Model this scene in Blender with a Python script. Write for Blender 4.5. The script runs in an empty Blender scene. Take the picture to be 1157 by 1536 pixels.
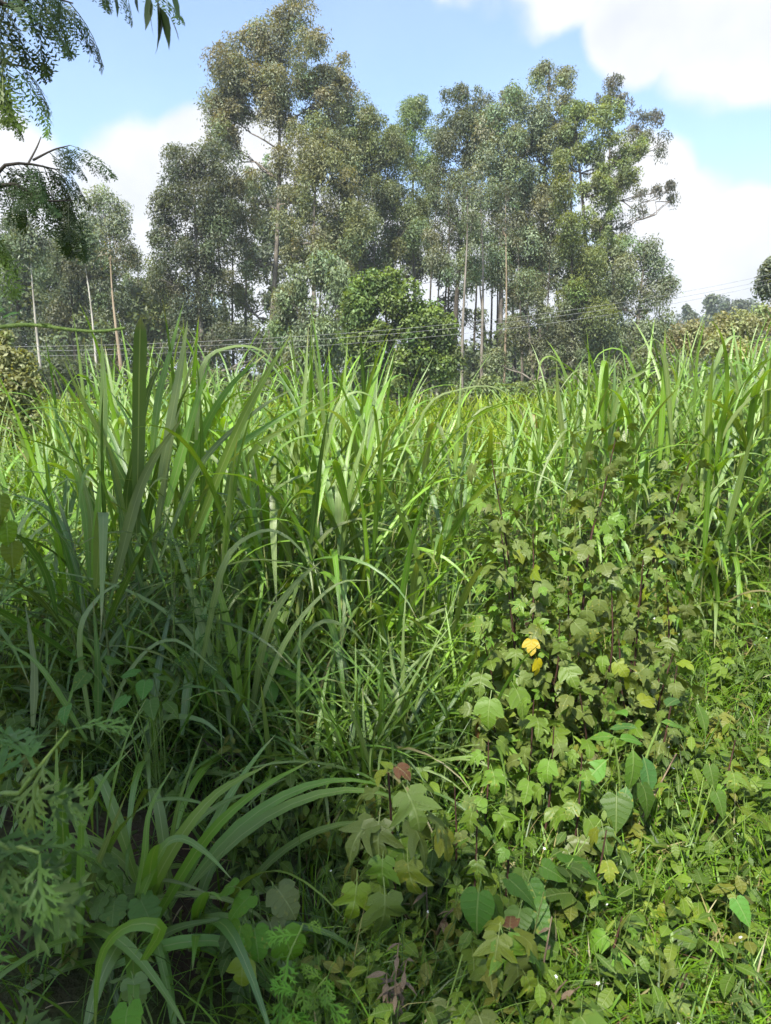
import bpy, math, random
import numpy as np
from mathutils import Vector, Matrix

R = math.radians
rng = np.random.default_rng(7)
random.seed(7)
scene = bpy.context.scene
COL = scene.collection

# ------------------------------------------------------------------ camera
FPX = 1160.0                      # focal length in photo pixels (1157 x 1536)
PITCH = R(10.2)
CAMZ = 1.6
cam_d = bpy.data.cameras.new('camera')
cam_d.sensor_fit = 'VERTICAL'
cam_d.sensor_height = 36.0
cam_d.lens = 36.0 * FPX / 1536.0
cam_d.clip_start = 0.02
cam_d.clip_end = 4000
cam_d.dof.use_dof = True
cam_d.dof.focus_distance = 4.0
cam_d.dof.aperture_fstop = 11.0
cam = bpy.data.objects.new('camera', cam_d)
COL.objects.link(cam)
cam.location = (0, 0, CAMZ)
cam.rotation_euler = (math.pi / 2 - PITCH, 0, 0)
scene.camera = cam

def ray(px, py):
    x = (px - 578.5) / FPX
    y = (768 - py) / FPX
    return np.array([x, math.cos(PITCH) + y * math.sin(PITCH), -math.sin(PITCH) + y * math.cos(PITCH)])

def P(px, py, Y):
    d = ray(px, py)
    return np.array([0, 0, CAMZ]) + d * (Y / d[1])

# ------------------------------------------------------------------ sky and sun
SUN_EL, SUN_AZ = R(52), R(205)            # azimuth clockwise from +Y: behind the camera, to the left
SDIR = Vector((math.sin(SUN_AZ) * math.cos(SUN_EL), math.cos(SUN_AZ) * math.cos(SUN_EL), math.sin(SUN_EL)))
world = bpy.data.worlds.new('World')
scene.world = world
world.use_nodes = True
NT = world.node_tree
NT.nodes.clear()
def WN(t, **kw):
    n = NT.nodes.new(t)
    for k, v in kw.items():
        setattr(n, k, v)
    return n
def wmath(op, a, b=None, c=None, clamp=False):
    n = WN('ShaderNodeMath', operation=op, use_clamp=clamp)
    for i, v in enumerate((a, b, c)):
        if v is None:
            continue
        if isinstance(v, (int, float)):
            n.inputs[i].default_value = v
        else:
            NT.links.new(v, n.inputs[i])
    return n.outputs[0]
CLOUD_OFF, CLOUD_BIAS = (1.5, 8.2, 3.0), -2.72      # loose cloud cover over the whole dome
wout = WN('ShaderNodeOutputWorld')
wbg = WN('ShaderNodeBackground')
sky = WN('ShaderNodeTexSky', sky_type='NISHITA', sun_disc=False, sun_elevation=SUN_EL, sun_rotation=SUN_AZ,
         altitude=1500, air_density=1.0, dust_density=0.9, ozone_density=1.3)
tc = WN('ShaderNodeTexCoord')
nz1 = WN('ShaderNodeTexNoise'); nz1.inputs['Scale'].default_value = 5.0; nz1.inputs['Detail'].default_value = 7; nz1.inputs['Roughness'].default_value = 0.55
nz2 = WN('ShaderNodeTexNoise'); nz2.inputs['Scale'].default_value = 1.9; nz2.inputs['Detail'].default_value = 5
NT.links.new(tc.outputs['Generated'], nz1.inputs['Vector'])
mp2 = WN('ShaderNodeMapping'); mp2.inputs['Location'].default_value = CLOUD_OFF
NT.links.new(tc.outputs['Generated'], mp2.inputs['Vector'])
NT.links.new(mp2.outputs[0], nz2.inputs['Vector'])
# clouds: soft banks around given directions, edges broken up by noise, plus a loose cover everywhere and a white band low down
banks = [  # (photo pixel, angular radius deg)
    (235, 330, 6.5), (300, 250, 4.0), (340, 340, 7.0), (0, 250, 4.5), (110, 430, 7.0), (480, 470, 10), (400, 260, 4),
    (1080, 15, 5.5), (960, 50, 3.5), (1150, 60, 4.0), (1290, -10, 7), (960, 300, 4.5), (1010, 380, 6.0), (1100, 350, 3.5), (1170, 420, 5.0), (760, 480, 9),
    (1300, 430, 7), (-140, 330, 8)]
field = None
for (bx, by, rad) in banks:
    d = ray(bx, by); d = d / np.linalg.norm(d)
    dp = WN('ShaderNodeVectorMath', operation='DISTANCE')
    NT.links.new(tc.outputs['Generated'], dp.inputs[0])
    dp.inputs[1].default_value = tuple(float(v) for v in d)
    r_ = 2 * math.sin(R(rad) / 2)
    f = wmath('MULTIPLY_ADD', dp.outputs['Value'], -1.0 / r_, 1.0)      # 1 at the middle, 0 at the rim
    field = f if field is None else wmath('MAXIMUM', field, f)
field = wmath('MAXIMUM', field, -1.0)
sep = WN('ShaderNodeSeparateXYZ')
NT.links.new(tc.outputs['Generated'], sep.inputs[0])
low = wmath('MULTIPLY_ADD', sep.outputs['Z'], -4.0, 0.45)
cover = wmath('MULTIPLY_ADD', nz2.outputs['Fac'], 5.0, CLOUD_BIAS)
field = wmath('MAXIMUM', field, wmath('MAXIMUM', low, cover))
dens = wmath('ADD', wmath('MULTIPLY', field, 3.2), wmath('MULTIPLY_ADD', nz1.outputs['Fac'], 3.4, -1.65))
mr = WN('ShaderNodeMapRange', interpolation_type='SMOOTHSTEP')
mr.inputs['From Min'].default_value = 0.0
mr.inputs['From Max'].default_value = 0.85
NT.links.new(dens, mr.inputs['Value'])
ccol = WN('ShaderNodeMix', data_type='RGBA')
ccol.inputs[6].default_value = (3.3, 3.45, 3.7, 1)
ccol.inputs[7].default_value = (4.7, 4.7, 4.7, 1)
nz3 = WN('ShaderNodeTexNoise'); nz3.inputs['Scale'].default_value = 7.0; nz3.inputs['Detail'].default_value = 6
NT.links.new(tc.outputs['Generated'], nz3.inputs['Vector'])
NT.links.new(wmath('MULTIPLY_ADD', nz3.outputs['Fac'], 2.6, -0.8, True), ccol.inputs[0])
wmix = WN('ShaderNodeMix', data_type='RGBA')
# a thin veil of high cloud pales the blue everywhere
NT.links.new(wmath('MULTIPLY_ADD', mr.outputs[0], 0.88, 0.12), wmix.inputs[0])
skyg = WN('ShaderNodeMix', data_type='RGBA', blend_type='MULTIPLY')
skyg.inputs[0].default_value = 1.0
skyg.inputs[7].default_value = (1.12, 1.2, 1.24, 1)
NT.links.new(sky.outputs[0], skyg.inputs[6])
NT.links.new(skyg.outputs[2], wmix.inputs[6])
NT.links.new(ccol.outputs[2], wmix.inputs[7])
NT.links.new(wmix.outputs[2], wbg.inputs['Color'])
wbg.inputs['Strength'].default_value = 0.115
world.cycles.sampling_method = 'MANUAL'
world.cycles.sample_map_resolution = 512
NT.links.new(wbg.outputs[0], wout.inputs[0])

sun_d = bpy.data.lights.new('sun', 'SUN')
sun_d.energy = 5.0
sun_d.angle = R(2.5)
sun_d.color = (1.0, 0.95, 0.86)
sun = bpy.data.objects.new('sun', sun_d)
COL.objects.link(sun)
sun.rotation_euler = SDIR.to_track_quat('Z', 'Y').to_euler()

vs = scene.view_settings
vs.view_transform = 'Standard'
vs.look = 'None'
vs.exposure = 1.2
vs.gamma = 1.0
vs.use_curve_mapping = False
cy = scene.cycles
cy.max_bounces = 5
cy.diffuse_bounces = 2
cy.glossy_bounces = 2
cy.transmission_bounces = 2
cy.volume_bounces = 0
cy.transparent_max_bounces = 4
cy.use_denoising = True
cy.use_adaptive_sampling = True
cy.adaptive_threshold = 0.02
cy.sample_clamp_indirect = 4.0

# ------------------------------------------------------------------ materials
def new_mat(name):
    m = bpy.data.materials.new(name)
    m.use_nodes = True
    m.node_tree.nodes.clear()
    return m

class NB:
    def __init__(self, m):
        self.t = m.node_tree
    def n(self, t, **kw):
        x = self.t.nodes.new(t)
        for k, v in kw.items():
            setattr(x, k, v)
        return x
    def l(self, a, b):
        self.t.links.new(a, b)
    def m(self, op, a, b=None, c=None, clamp=False):
        x = self.n('ShaderNodeMath', operation=op, use_clamp=clamp)
        for i, v in enumerate((a, b, c)):
            if v is None:
                continue
            if isinstance(v, (int, float)):
                x.inputs[i].default_value = v
            else:
                self.l(v, x.inputs[i])
        return x.outputs[0]
    def mix(self, fac, a, b, blend='MIX'):
        x = self.n('ShaderNodeMix', data_type='RGBA', blend_type=blend)
        for i, v in ((0, fac), (6, a), (7, b)):
            if isinstance(v, (int, float)):
                x.inputs[i].default_value = v
            elif isinstance(v, tuple):
                x.inputs[i].default_value = v + (1,) if len(v) == 3 else v
            else:
                self.l(v, x.inputs[i])
        return x.outputs[2]

def leaf_material(name, rough=0.45, spec=0.5, transl=0.35, kind='plain', mottle=0.25, nscale=30, ycol=(1.45, 1.25, 0.35), sat=1.12):
    """Leaf: colour from the 'Col' attribute, varied per object and by noise; veins by UV."""
    m = new_mat(name)
    b = NB(m)
    at = b.n('ShaderNodeAttribute', attribute_name='Col')
    oi = b.n('ShaderNodeObjectInfo')
    tcn = b.n('ShaderNodeTexCoord')
    hs = b.n('ShaderNodeHueSaturation')
    b.l(at.outputs['Color'], hs.inputs['Color'])
    hs.inputs['Saturation'].default_value = sat
    b.l(b.m('MULTIPLY_ADD', oi.outputs['Random'], 0.03, 0.485), hs.inputs['Hue'])
    b.l(b.m('MULTIPLY_ADD', oi.outputs['Random'], 0.5, 0.75), hs.inputs['Value'])
    nz = b.n('ShaderNodeTexNoise')
    nz.inputs['Scale'].default_value = nscale
    nz.inputs['Detail'].default_value = 3
    b.l(tcn.outputs['Object'], nz.inputs['Vector'])
    col = b.mix(b.m('MULTIPLY', nz.outputs['Fac'], mottle), hs.outputs[0], (0.16, 0.17, 0.03), 'MIX') if mottle else hs.outputs[0]
    bump = None
    if kind in ('blade', 'broad'):
        uv = b.n('ShaderNodeUVMap', uv_map='UVMap')
        sp = b.n('ShaderNodeSeparateXYZ')
        b.l(uv.outputs[0], sp.inputs[0])
        u = b.m('ABSOLUTE', b.m('MULTIPLY_ADD', sp.outputs['X'], 2.0, -1.0))
        v = sp.outputs['Y']
        rib = b.n('ShaderNodeMapRange', interpolation_type='SMOOTHSTEP')
        rib.inputs['From Min'].default_value = 0.04 if kind == 'blade' else 0.015
        rib.inputs['From Max'].default_value = 0.13 if kind == 'blade' else 0.05
        rib.inputs['To Min'].default_value = 1.0
        rib.inputs['To Max'].default_value = 0.0
        b.l(u, rib.inputs['Value'])
        if kind == 'blade':
            st = b.m('SINE', b.m('MULTIPLY', u, 38.0))
            fac = b.m('MULTIPLY_ADD', st, 0.07, 0.07)
            fac = b.m('MAXIMUM', fac, b.m('MULTIPLY', rib.outputs[0], 0.6))
            bump = st
        else:
            st = b.m('SINE', b.m('ADD', b.m('MULTIPLY', b.m('SUBTRACT', v, b.m('MULTIPLY', b.m('POWER', u, 0.8), 0.34)), 38.0), b.m('MULTIPLY', nz.outputs['Fac'], 5.0)))
            st = b.m('POWER', b.m('MULTIPLY_ADD', st, 0.5, 0.5), 10.0)
            fac = b.m('MAXIMUM', b.m('MULTIPLY', st, 0.07), b.m('MULTIPLY', rib.outputs[0], 0.28))
            bump = b.m('MAXIMUM', st, rib.outputs[0])
        col = b.mix(fac, col, (0.30, 0.36, 0.14))
        if kind == 'blade':                     # withered tips and a few blotches
            tipf = b.n('ShaderNodeMapRange', interpolation_type='SMOOTHSTEP')
            tipf.inputs['From Min'].default_value = 0.90
            tipf.inputs['From Max'].default_value = 1.02
            b.l(b.m('ADD', v, b.m('MULTIPLY_ADD', nz.outputs['Fac'], 0.30, -0.15)), tipf.inputs['Value'])
            col = b.mix(b.m('MULTIPLY', tipf.outputs[0], b.m('MULTIPLY_ADD', oi.outputs['Random'], 0.6, 0.3)), col, (0.30, 0.24, 0.10))
        else:                                   # age blotches, shaped by noise, stronger on some leaves
            bl = b.n('ShaderNodeTexNoise')
            bl.inputs['Scale'].default_value = 7.0
            bl.inputs['Detail'].default_value = 4
            b.l(tcn.outputs['Object'], bl.inputs['Vector'])
            oi2 = b.m('FRACT', b.m('MULTIPLY', oi.outputs['Random'], 7.31))
            bf = b.m('MULTIPLY', b.m('MULTIPLY_ADD', bl.outputs['Fac'], 9.0, -5.2, True), b.m('MULTIPLY_ADD', oi2, 1.6, -0.75, True))
            col = b.mix(bf, col, (0.34, 0.30, 0.04))
    pr = b.n('ShaderNodeBsdfPrincipled')
    b.l(col, pr.inputs['Base Color'])
    pr.inputs['Roughness'].default_value = rough
    pr.inputs['Specular IOR Level'].default_value = spec
    if bump is not None:
        bp = b.n('ShaderNodeBump')
        bp.inputs['Strength'].default_value = 0.3 if kind == 'blade' else 0.45
        bp.inputs['Distance'].default_value = 0.002 if kind == 'blade' else 0.003
        b.l(bump, bp.inputs['Height'])
        b.l(bp.outputs[0], pr.inputs['Normal'])
    tr = b.n('ShaderNodeBsdfTranslucent')
    b.l(b.mix(1.0, col, ycol, 'MULTIPLY'), tr.inputs['Color'])
    mx = b.n('ShaderNodeMixShader')
    mx.inputs[0].default_value = transl
    b.l(pr.outputs[0], mx.inputs[1])
    b.l(tr.outputs[0], mx.inputs[2])
    o = b.n('ShaderNodeOutputMaterial')
    b.l(mx.outputs[0], o.inputs[0])
    return m

def bark_material(name, c1, c2, scale=6.0, rough=0.85):
    m = new_mat(name)
    b = NB(m)
    tcn = b.n('ShaderNodeTexCoord')
    mp = b.n('ShaderNodeMapping')
    mp.inputs['Scale'].default_value = (1, 1, 0.16)
    b.l(tcn.outputs['Object'], mp.inputs[0])
    nz = b.n('ShaderNodeTexNoise')
    nz.inputs['Scale'].default_value = scale
    nz.inputs['Detail'].default_value = 6
    nz.inputs['Roughness'].default_value = 0.7
    b.l(mp.outputs[0], nz.inputs['Vector'])
    rp = b.n('ShaderNodeValToRGB')
    rp.color_ramp.elements[0].position = 0.35
    rp.color_ramp.elements[1].position = 0.65
    rp.color_ramp.elements[0].color = c1 + (1,)
    rp.color_ramp.elements[1].color = c2 + (1,)
    b.l(nz.outputs['Fac'], rp.inputs[0])
    pr = b.n('ShaderNodeBsdfPrincipled')
    b.l(rp.outputs[0], pr.inputs['Base Color'])
    pr.inputs['Roughness'].default_value = rough
    pr.inputs['Specular IOR Level'].default_value = 0.2
    bp = b.n('ShaderNodeBump')
    bp.inputs['Strength'].default_value = 0.6
    bp.inputs['Distance'].default_value = 0.02
    b.l(nz.outputs['Fac'], bp.inputs['Height'])
    b.l(bp.outputs[0], pr.inputs['Normal'])
    o = b.n('ShaderNodeOutputMaterial')
    b.l(pr.outputs[0], o.inputs[0])
    return m

M = {}
M['blade'] = leaf_material('grass_blade', 0.42, 1.0, 0.36, 'blade', 0.06, 9)
M['thin'] = leaf_material('thin_grass', 0.45, 0.45, 0.38, 'plain', 0.0)
M['broad'] = leaf_material('broad_leaf', 0.5, 0.45, 0.28, 'broad', 0.22, 30)
M['gloss'] = leaf_material('smooth_leaf', 0.5, 0.3, 0.34, 'broad', 0.08, 25)
M['crown'] = leaf_material('tree_leaf', 0.5, 0.42, 0.36, 'plain', 0.0, sat=1.0)
M['frond'] = leaf_material('frond_leaf', 0.5, 0.35, 0.30, 'plain', 0.0)
M['bark'] = bark_material('eucalyptus_bark', (0.09, 0.075, 0.06), (0.27, 0.24, 0.20), 5)
M['bark_pale'] = bark_material('pale_bark', (0.22, 0.20, 0.16), (0.50, 0.47, 0.41), 5)
M['bark_tan'] = bark_material('tan_bark', (0.16, 0.115, 0.075), (0.38, 0.30, 0.21), 5)
M['bark_dark'] = bark_material('dark_bark', (0.035, 0.03, 0.025), (0.11, 0.095, 0.075), 7)
M['stem_red'] = bark_material('reddish_stem', (0.03, 0.016, 0.012), (0.095, 0.048, 0.034), 60, 0.65)
M['stem_green'] = bark_material('green_stem', (0.10, 0.17, 0.03), (0.20, 0.28, 0.07), 50, 0.5)
M['cane'] = bark_material('grass_cane', (0.10, 0.16, 0.035), (0.26, 0.28, 0.10), 30, 0.5)
M['dry'] = bark_material('dry_straw', (0.10, 0.07, 0.045), (0.27, 0.205, 0.13), 40, 0.85)
M['wire'] = bark_material('aluminium_wire', (0.20, 0.20, 0.19), (0.30, 0.30, 0.29), 3, 0.6)
M['petal'] = bark_material('white_petal', (0.70, 0.70, 0.66), (0.80, 0.80, 0.77), 60, 0.6)

def ground_material():
    m = new_mat('soil')
    b = NB(m)
    tcn = b.n('ShaderNodeTexCoord')
    def noise(s, d=6):
        n = b.n('ShaderNodeTexNoise')
        n.inputs['Scale'].default_value = s
        n.inputs['Detail'].default_value = d
        b.l(tcn.outputs['Object'], n.inputs['Vector'])
        return n.outputs['Fac']
    soil = b.mix(noise(14), (0.022, 0.016, 0.010), (0.075, 0.052, 0.032))
    green = b.mix(noise(3), (0.035, 0.07, 0.014), (0.09, 0.13, 0.03))
    sp = b.n('ShaderNodeSeparateXYZ')
    b.l(tcn.outputs['Object'], sp.inputs[0])
    far = b.n('ShaderNodeMapRange', interpolation_type='SMOOTHSTEP')
    far.inputs['From Min'].default_value = 6
    far.inputs['From Max'].default_value = 12
    b.l(sp.outputs['Y'], far.inputs['Value'])
    f2 = b.m('MAXIMUM', far.outputs[0], b.m('MULTIPLY_ADD', noise(2.2), 3.0, -1.3, True))
    col = b.mix(f2, soil, green)
    pr = b.n('ShaderNodeBsdfPrincipled')
    b.l(col, pr.inputs['Base Color'])
    pr.inputs['Roughness'].default_value = 0.95
    pr.inputs['Specular IOR Level'].default_value = 0.1
    bp = b.n('ShaderNodeBump')
    bp.inputs['Strength'].default_value = 0.8
    bp.inputs['Distance'].default_value = 0.03
    b.l(noise(40, 8), bp.inputs['Height'])
    b.l(bp.outputs[0], pr.inputs['Normal'])
    o = b.n('ShaderNodeOutputMaterial')
    b.l(pr.outputs[0], o.inputs[0])
    return m
M['ground'] = ground_material()

# ------------------------------------------------------------------ mesh helpers
def make_mesh(name, V, F, mat, C=None, UV=None, smooth=True):
    """V (n,3); F list of int arrays, each (m,3) or (m,4); C (n,3) colour per point; UV (n,2) per point."""
    if not isinstance(F, (list, tuple)):
        F = [F]
    F = [np.asarray(f, dtype=np.int32) for f in F if len(f)]
    me = bpy.data.meshes.new(name)
    V = np.asarray(V, dtype=np.float32)
    loops = np.concatenate([f.ravel() for f in F])
    tot = np.concatenate([np.full(len(f), f.shape[1], np.int32) for f in F])
    start = np.concatenate([[0], np.cumsum(tot)[:-1]]).astype(np.int32)
    me.vertices.add(len(V)); me.vertices.foreach_set('co', V.ravel())
    me.loops.add(len(loops)); me.loops.foreach_set('vertex_index', loops)
    me.polygons.add(len(tot))
    me.polygons.foreach_set('loop_start', start)
    me.polygons.foreach_set('loop_total', tot)
    me.polygons.foreach_set('use_smooth', np.full(len(tot), smooth, dtype=bool))
    if UV is not None:
        ul = me.uv_layers.new(name='UVMap')
        ul.data.foreach_set('uv', np.asarray(UV, np.float32)[loops].ravel())
    if C is not None:
        ca = me.color_attributes.new('Col', 'FLOAT_COLOR', 'POINT')
        c4 = np.ones((len(V), 4), np.float32)
        c4[:, :3] = C
        ca.data.foreach_set('color', c4.ravel())
    me.materials.append(M[mat])
    me.update(calc_edges=True)
    return me

def obj(name, me, parent=None, loc=(0, 0, 0), rot=(0, 0, 0), scale=(1, 1, 1)):
    o = bpy.data.objects.new(name, me)
    COL.objects.link(o)
    o.location = loc
    o.rotation_euler = rot
    o.scale = scale
    if parent is not None:
        o.parent = parent
    return o

def thing(name, label, cat, loc, group=None):
    o = bpy.data.objects.new(name, None)
    COL.objects.link(o)
    o.empty_display_size = 0.1
    o.location = loc
    o['label'] = label
    o['category'] = cat
    o['kind'] = 'thing'
    if group:
        o['group'] = group
    return o

def tag(o, label=None, cat=None, group=None, kind=None):
    for k, v in (('label', label), ('category', cat), ('group', group), ('kind', kind)):
        if v:
            o[k] = v
    return o

def tube(pts, rad, sides=6):
    """Tapered tube along points -> V, F(quads)."""
    pts = np.asarray(pts, float)
    n = len(pts)
    rad = np.asarray(rad, float)
    t = np.gradient(pts, axis=0)
    t /= np.linalg.norm(t, axis=1)[:, None] + 1e-9
    ref = np.array([0.0, 0, 1]) if abs(t[:, 2]).mean() < 0.8 else np.array([1.0, 0, 0])
    a = np.cross(t, ref); a /= np.linalg.norm(a, axis=1)[:, None] + 1e-9
    b = np.cross(t, a)
    ang = np.linspace(0, 2 * math.pi, sides, endpoint=False)
    V = pts[:, None] + rad[:, None, None] * (np.cos(ang)[None, :, None] * a[:, None] + np.sin(ang)[None, :, None] * b[:, None])
    V = V.reshape(-1, 3)
    F = []
    for i in range(n - 1):
        for k in range(sides):
            k2 = (k + 1) % sides
            F.append((i * sides + k, i * sides + k2, (i + 1) * sides + k2, (i + 1) * sides + k))
    return V, np.array(F, np.int32)

class Join:
    """Collects V/F/C/UV chunks into one mesh."""
    def __init__(self):
        self.V, self.F, self.C, self.U, self.n = [], [], [], [], 0
    def add(self, V, F, C=(1, 1, 1), U=None):
        V = np.asarray(V, float)
        self.V.append(V)
        F = np.asarray(F, np.int32)
        self.F.append(F + self.n)
        c = np.asarray(C, float)
        self.C.append(np.broadcast_to(c, V.shape) if c.ndim == 1 else c)
        self.U.append(np.zeros((len(V), 2)) if U is None else np.asarray(U))
        self.n += len(V)
    def mesh(self, name, mat, smooth=True):
        t3 = [f for f in self.F if f.shape[1] == 3]
        t4 = [f for f in self.F if f.shape[1] == 4]
        F = []
        if t3: F.append(np.concatenate(t3))
        if t4: F.append(np.concatenate(t4))
        return make_mesh(name, np.concatenate(self.V), F, mat, np.concatenate(self.C), np.concatenate(self.U), smooth)

def curve_pts(ctrl, n=10):
    """Catmull-Rom through control points."""
    c = np.asarray(ctrl, float)
    c = np.vstack([2 * c[0] - c[1], c, 2 * c[-1] - c[-2]])
    segs = len(c) - 3
    out = []
    for s in np.linspace(0, segs - 1e-6, n):
        i = int(s); t = s - i
        p0, p1, p2, p3 = c[i:i + 4]
        out.append(0.5 * (2 * p1 + (p2 - p0) * t + (2 * p0 - 5 * p1 + 4 * p2 - p3) * t * t + (3 * p1 - p0 - 3 * p2 + p3) * t ** 3))
    return np.array(out)

def gz(x, y):
    """Ground height."""
    x = np.asarray(x, float); y = np.asarray(y, float)
    near = np.clip((60 - y) / 20, 0, 1)
    h = 0.03 * np.sin(1.3 * x + 0.7) * np.cos(1.1 * y) * near
    h = h + 0.35 * (np.clip((x - 1.2) / 4, 0, 1) ** 2) * (3 - 2 * np.clip((x - 1.2) / 4, 0, 1))
    return h

def rotm(az, tilt, roll):
    """n rotations Rz(az) Ry(tilt) Rx(roll)."""
    ca, sa, ct, st, cr, sr = np.cos(az), np.sin(az), np.cos(tilt), np.sin(tilt), np.cos(roll), np.sin(roll)
    m = np.empty((len(az), 3, 3))
    m[:, 0, 0] = ca * ct; m[:, 0, 1] = ca * st * sr - sa * cr; m[:, 0, 2] = ca * st * cr + sa * sr
    m[:, 1, 0] = sa * ct; m[:, 1, 1] = sa * st * sr + ca * cr; m[:, 1, 2] = sa * st * cr - ca * sr
    m[:, 2, 0] = -st;     m[:, 2, 1] = ct * sr;                m[:, 2, 2] = ct * cr
    return m

def scatter(join, tmpl, loc, az, tilt, roll, scale, col):
    """Merge many copies of one template (V, F, U, shade) into a Join."""
    V, F, U = tmpl[:3]
    n = len(loc)
    if n == 0:
        return
    m = rotm(az, tilt, roll)
    sc = np.asarray(scale)
    if sc.ndim == 1:
        sc = sc[:, None] * np.ones(3)
    W = np.einsum('nij,nvj->nvi', m, V[None] * sc[:, None, :]) + loc[:, None, :]
    nv = len(V)
    FF = (F[None] + (np.arange(n) * nv)[:, None, None]).reshape(-1, F.shape[1])
    CC = np.repeat(col, nv, axis=0)
    UU = np.tile(U, (n, 1))
    join.add(W.reshape(-1, 3), FF, CC, UU)

def jcol(base, n, dv=0.25, dh=0.12):
    """n varied colours around base."""
    b = np.asarray(base, float)
    v = 1 + dv * rng.standard_normal(n)[:, None]
    h = 1 + dh * rng.standard_normal((n, 3))
    return np.clip(b[None] * np.clip(v, 0.35, 1.9) * np.clip(h, 0.6, 1.5), 0.004, 0.8)

# ------------------------------------------------------------------ leaf templates
def blade_template(bend0, bend1, power, kink=None, twist=0.0, nseg=10, wmax=0.05, wave=0.0, across=2):
    """Grass blade 1 m long growing up +Z and bending to +X; V-folded."""
    s = np.linspace(0, 1, nseg + 1)
    th = bend0 + bend1 * s ** power
    if kink:
        th = th + kink[1] / (1 + np.exp(-(s - kink[0]) * 40))
    dx = np.sin(th) / nseg; dz = np.cos(th) / nseg
    x = np.concatenate([[0], np.cumsum((dx[1:] + dx[:-1]) / 2)])
    z = np.concatenate([[0], np.cumsum((dz[1:] + dz[:-1]) / 2)])
    w = wmax * np.clip(0.32 + 2.4 * s, 0, 1) ** 0.8 * np.clip((1 - s) / 0.72, 0, 1) ** 0.75
    w[-1] = 0.0006
    nx, nz = np.cos(th), -np.sin(th)          # upper-side normal is (-cos, sin)
    V = []; U = []
    us = (-1, 0, 1) if across == 2 else (-1, 1)
    for i in range(nseg + 1):
        tw = twist * s[i]
        for u in us:
            y = u * w[i] / 2 * math.cos(tw)
            off = -abs(u) * w[i] * 0.10 + u * w[i] / 2 * math.sin(tw) + wave * w[i] * math.sin(s[i] * 17 + u) * abs(u)
            V.append((x[i] + nx[i] * off, y, z[i] + nz[i] * off))
            U.append(((u + 1) / 2, s[i]))
    k = len(us)
    F = []
    for i in range(nseg):
        for j in range(k - 1):
            F.append((i * k + j, i * k + j + 1, (i + 1) * k + j + 1, (i + 1) * k + j))
    return np.array(V), np.array(F, np.int32), np.array(U)

BL = {'erect': [], 'arch': [], 'droop': [], 'kink': []}
for q in range(6):
    r_ = random.uniform
    BL['erect'].append(blade_template(r_(0, .08), r_(.15, .85), r_(1.5, 3), None, r_(-.5, .5), 9, 0.042, .05))
    BL['arch'].append(blade_template(r_(.1, .25), r_(1.0, 1.7), r_(1.1, 1.8), None, r_(-.7, .7), 10, 0.038, .06))
    BL['droop'].append(blade_template(r_(.15, .4), r_(2.0, 2.7), r_(1.0, 1.6), None, r_(-.8, .8), 12, 0.036, .06))
    BL['kink'].append(blade_template(r_(.0, .15), r_(.2, .6), 1.5, (r_(.45, .7), r_(1.6, 2.4)), r_(-.3, .3), 14, 0.040, .05))

def spine_leaf(half, bend=0.35, cup=0.25, wav=0.03, twist=0.0, seed=0, petiole=0.0):
    """Leaf from half outline [(x, y, spine x)], tip along +X, upper side +Z. Length 1."""
    rr = random.Random(seed)
    h = np.array(half, float)
    n = len(h)
    V, U = [], []
    for i in range(n):
        V.append((h[i, 2], 0)); U.append((0.5, h[i, 2]))
    for sgn in (1, -1):
        for i in range(n):
            V.append((h[i, 0] + rr.uniform(-.015, .015), sgn * h[i, 1] * rr.uniform(.93, 1.05)))
            U.append((0.5 + sgn * min(1, h[i, 1] * 1.6) * 0.5, h[i, 2] + 0.25 * h[i, 1]))
    V = np.array(V)
    x, y = V[:, 0], V[:, 1]
    ph = rr.uniform(0, 6)
    z = cup * np.abs(y) * 0.7 - 0.55 * cup * y * y * 3 + wav * np.sin(9 * x + ph) * np.sign(y + 1e-9) * np.abs(y) * 3 + twist * x * y
    ang = bend * x
    X = np.where(bend != 0, np.sin(ang) / bend, x)
    Z = -(1 - np.cos(ang)) / bend
    V3 = np.stack([X + z * np.sin(ang), y, Z + z * np.cos(ang)], 1)
    F = []
    for i in range(n - 1):
        F.append((i, i + 1, n + i + 1, n + i))
        F.append((i + 1, i, 2 * n + i, 2 * n + i + 1))
    U = np.array(U)
    if petiole:
        k = len(V3)
        pv = np.array([(-petiole, -.012, -.12 * petiole), (-petiole, .012, -.12 * petiole), (0.05, .012, -.004), (0.05, -.012, -.004)])
        V3 = np.vstack([V3, pv]); U = np.vstack([U, np.tile((0.5, 0.0), (4, 1))])
        F.append((k, k + 1, k + 2, k + 3))
    return V3, np.array(F, np.int32), U

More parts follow.
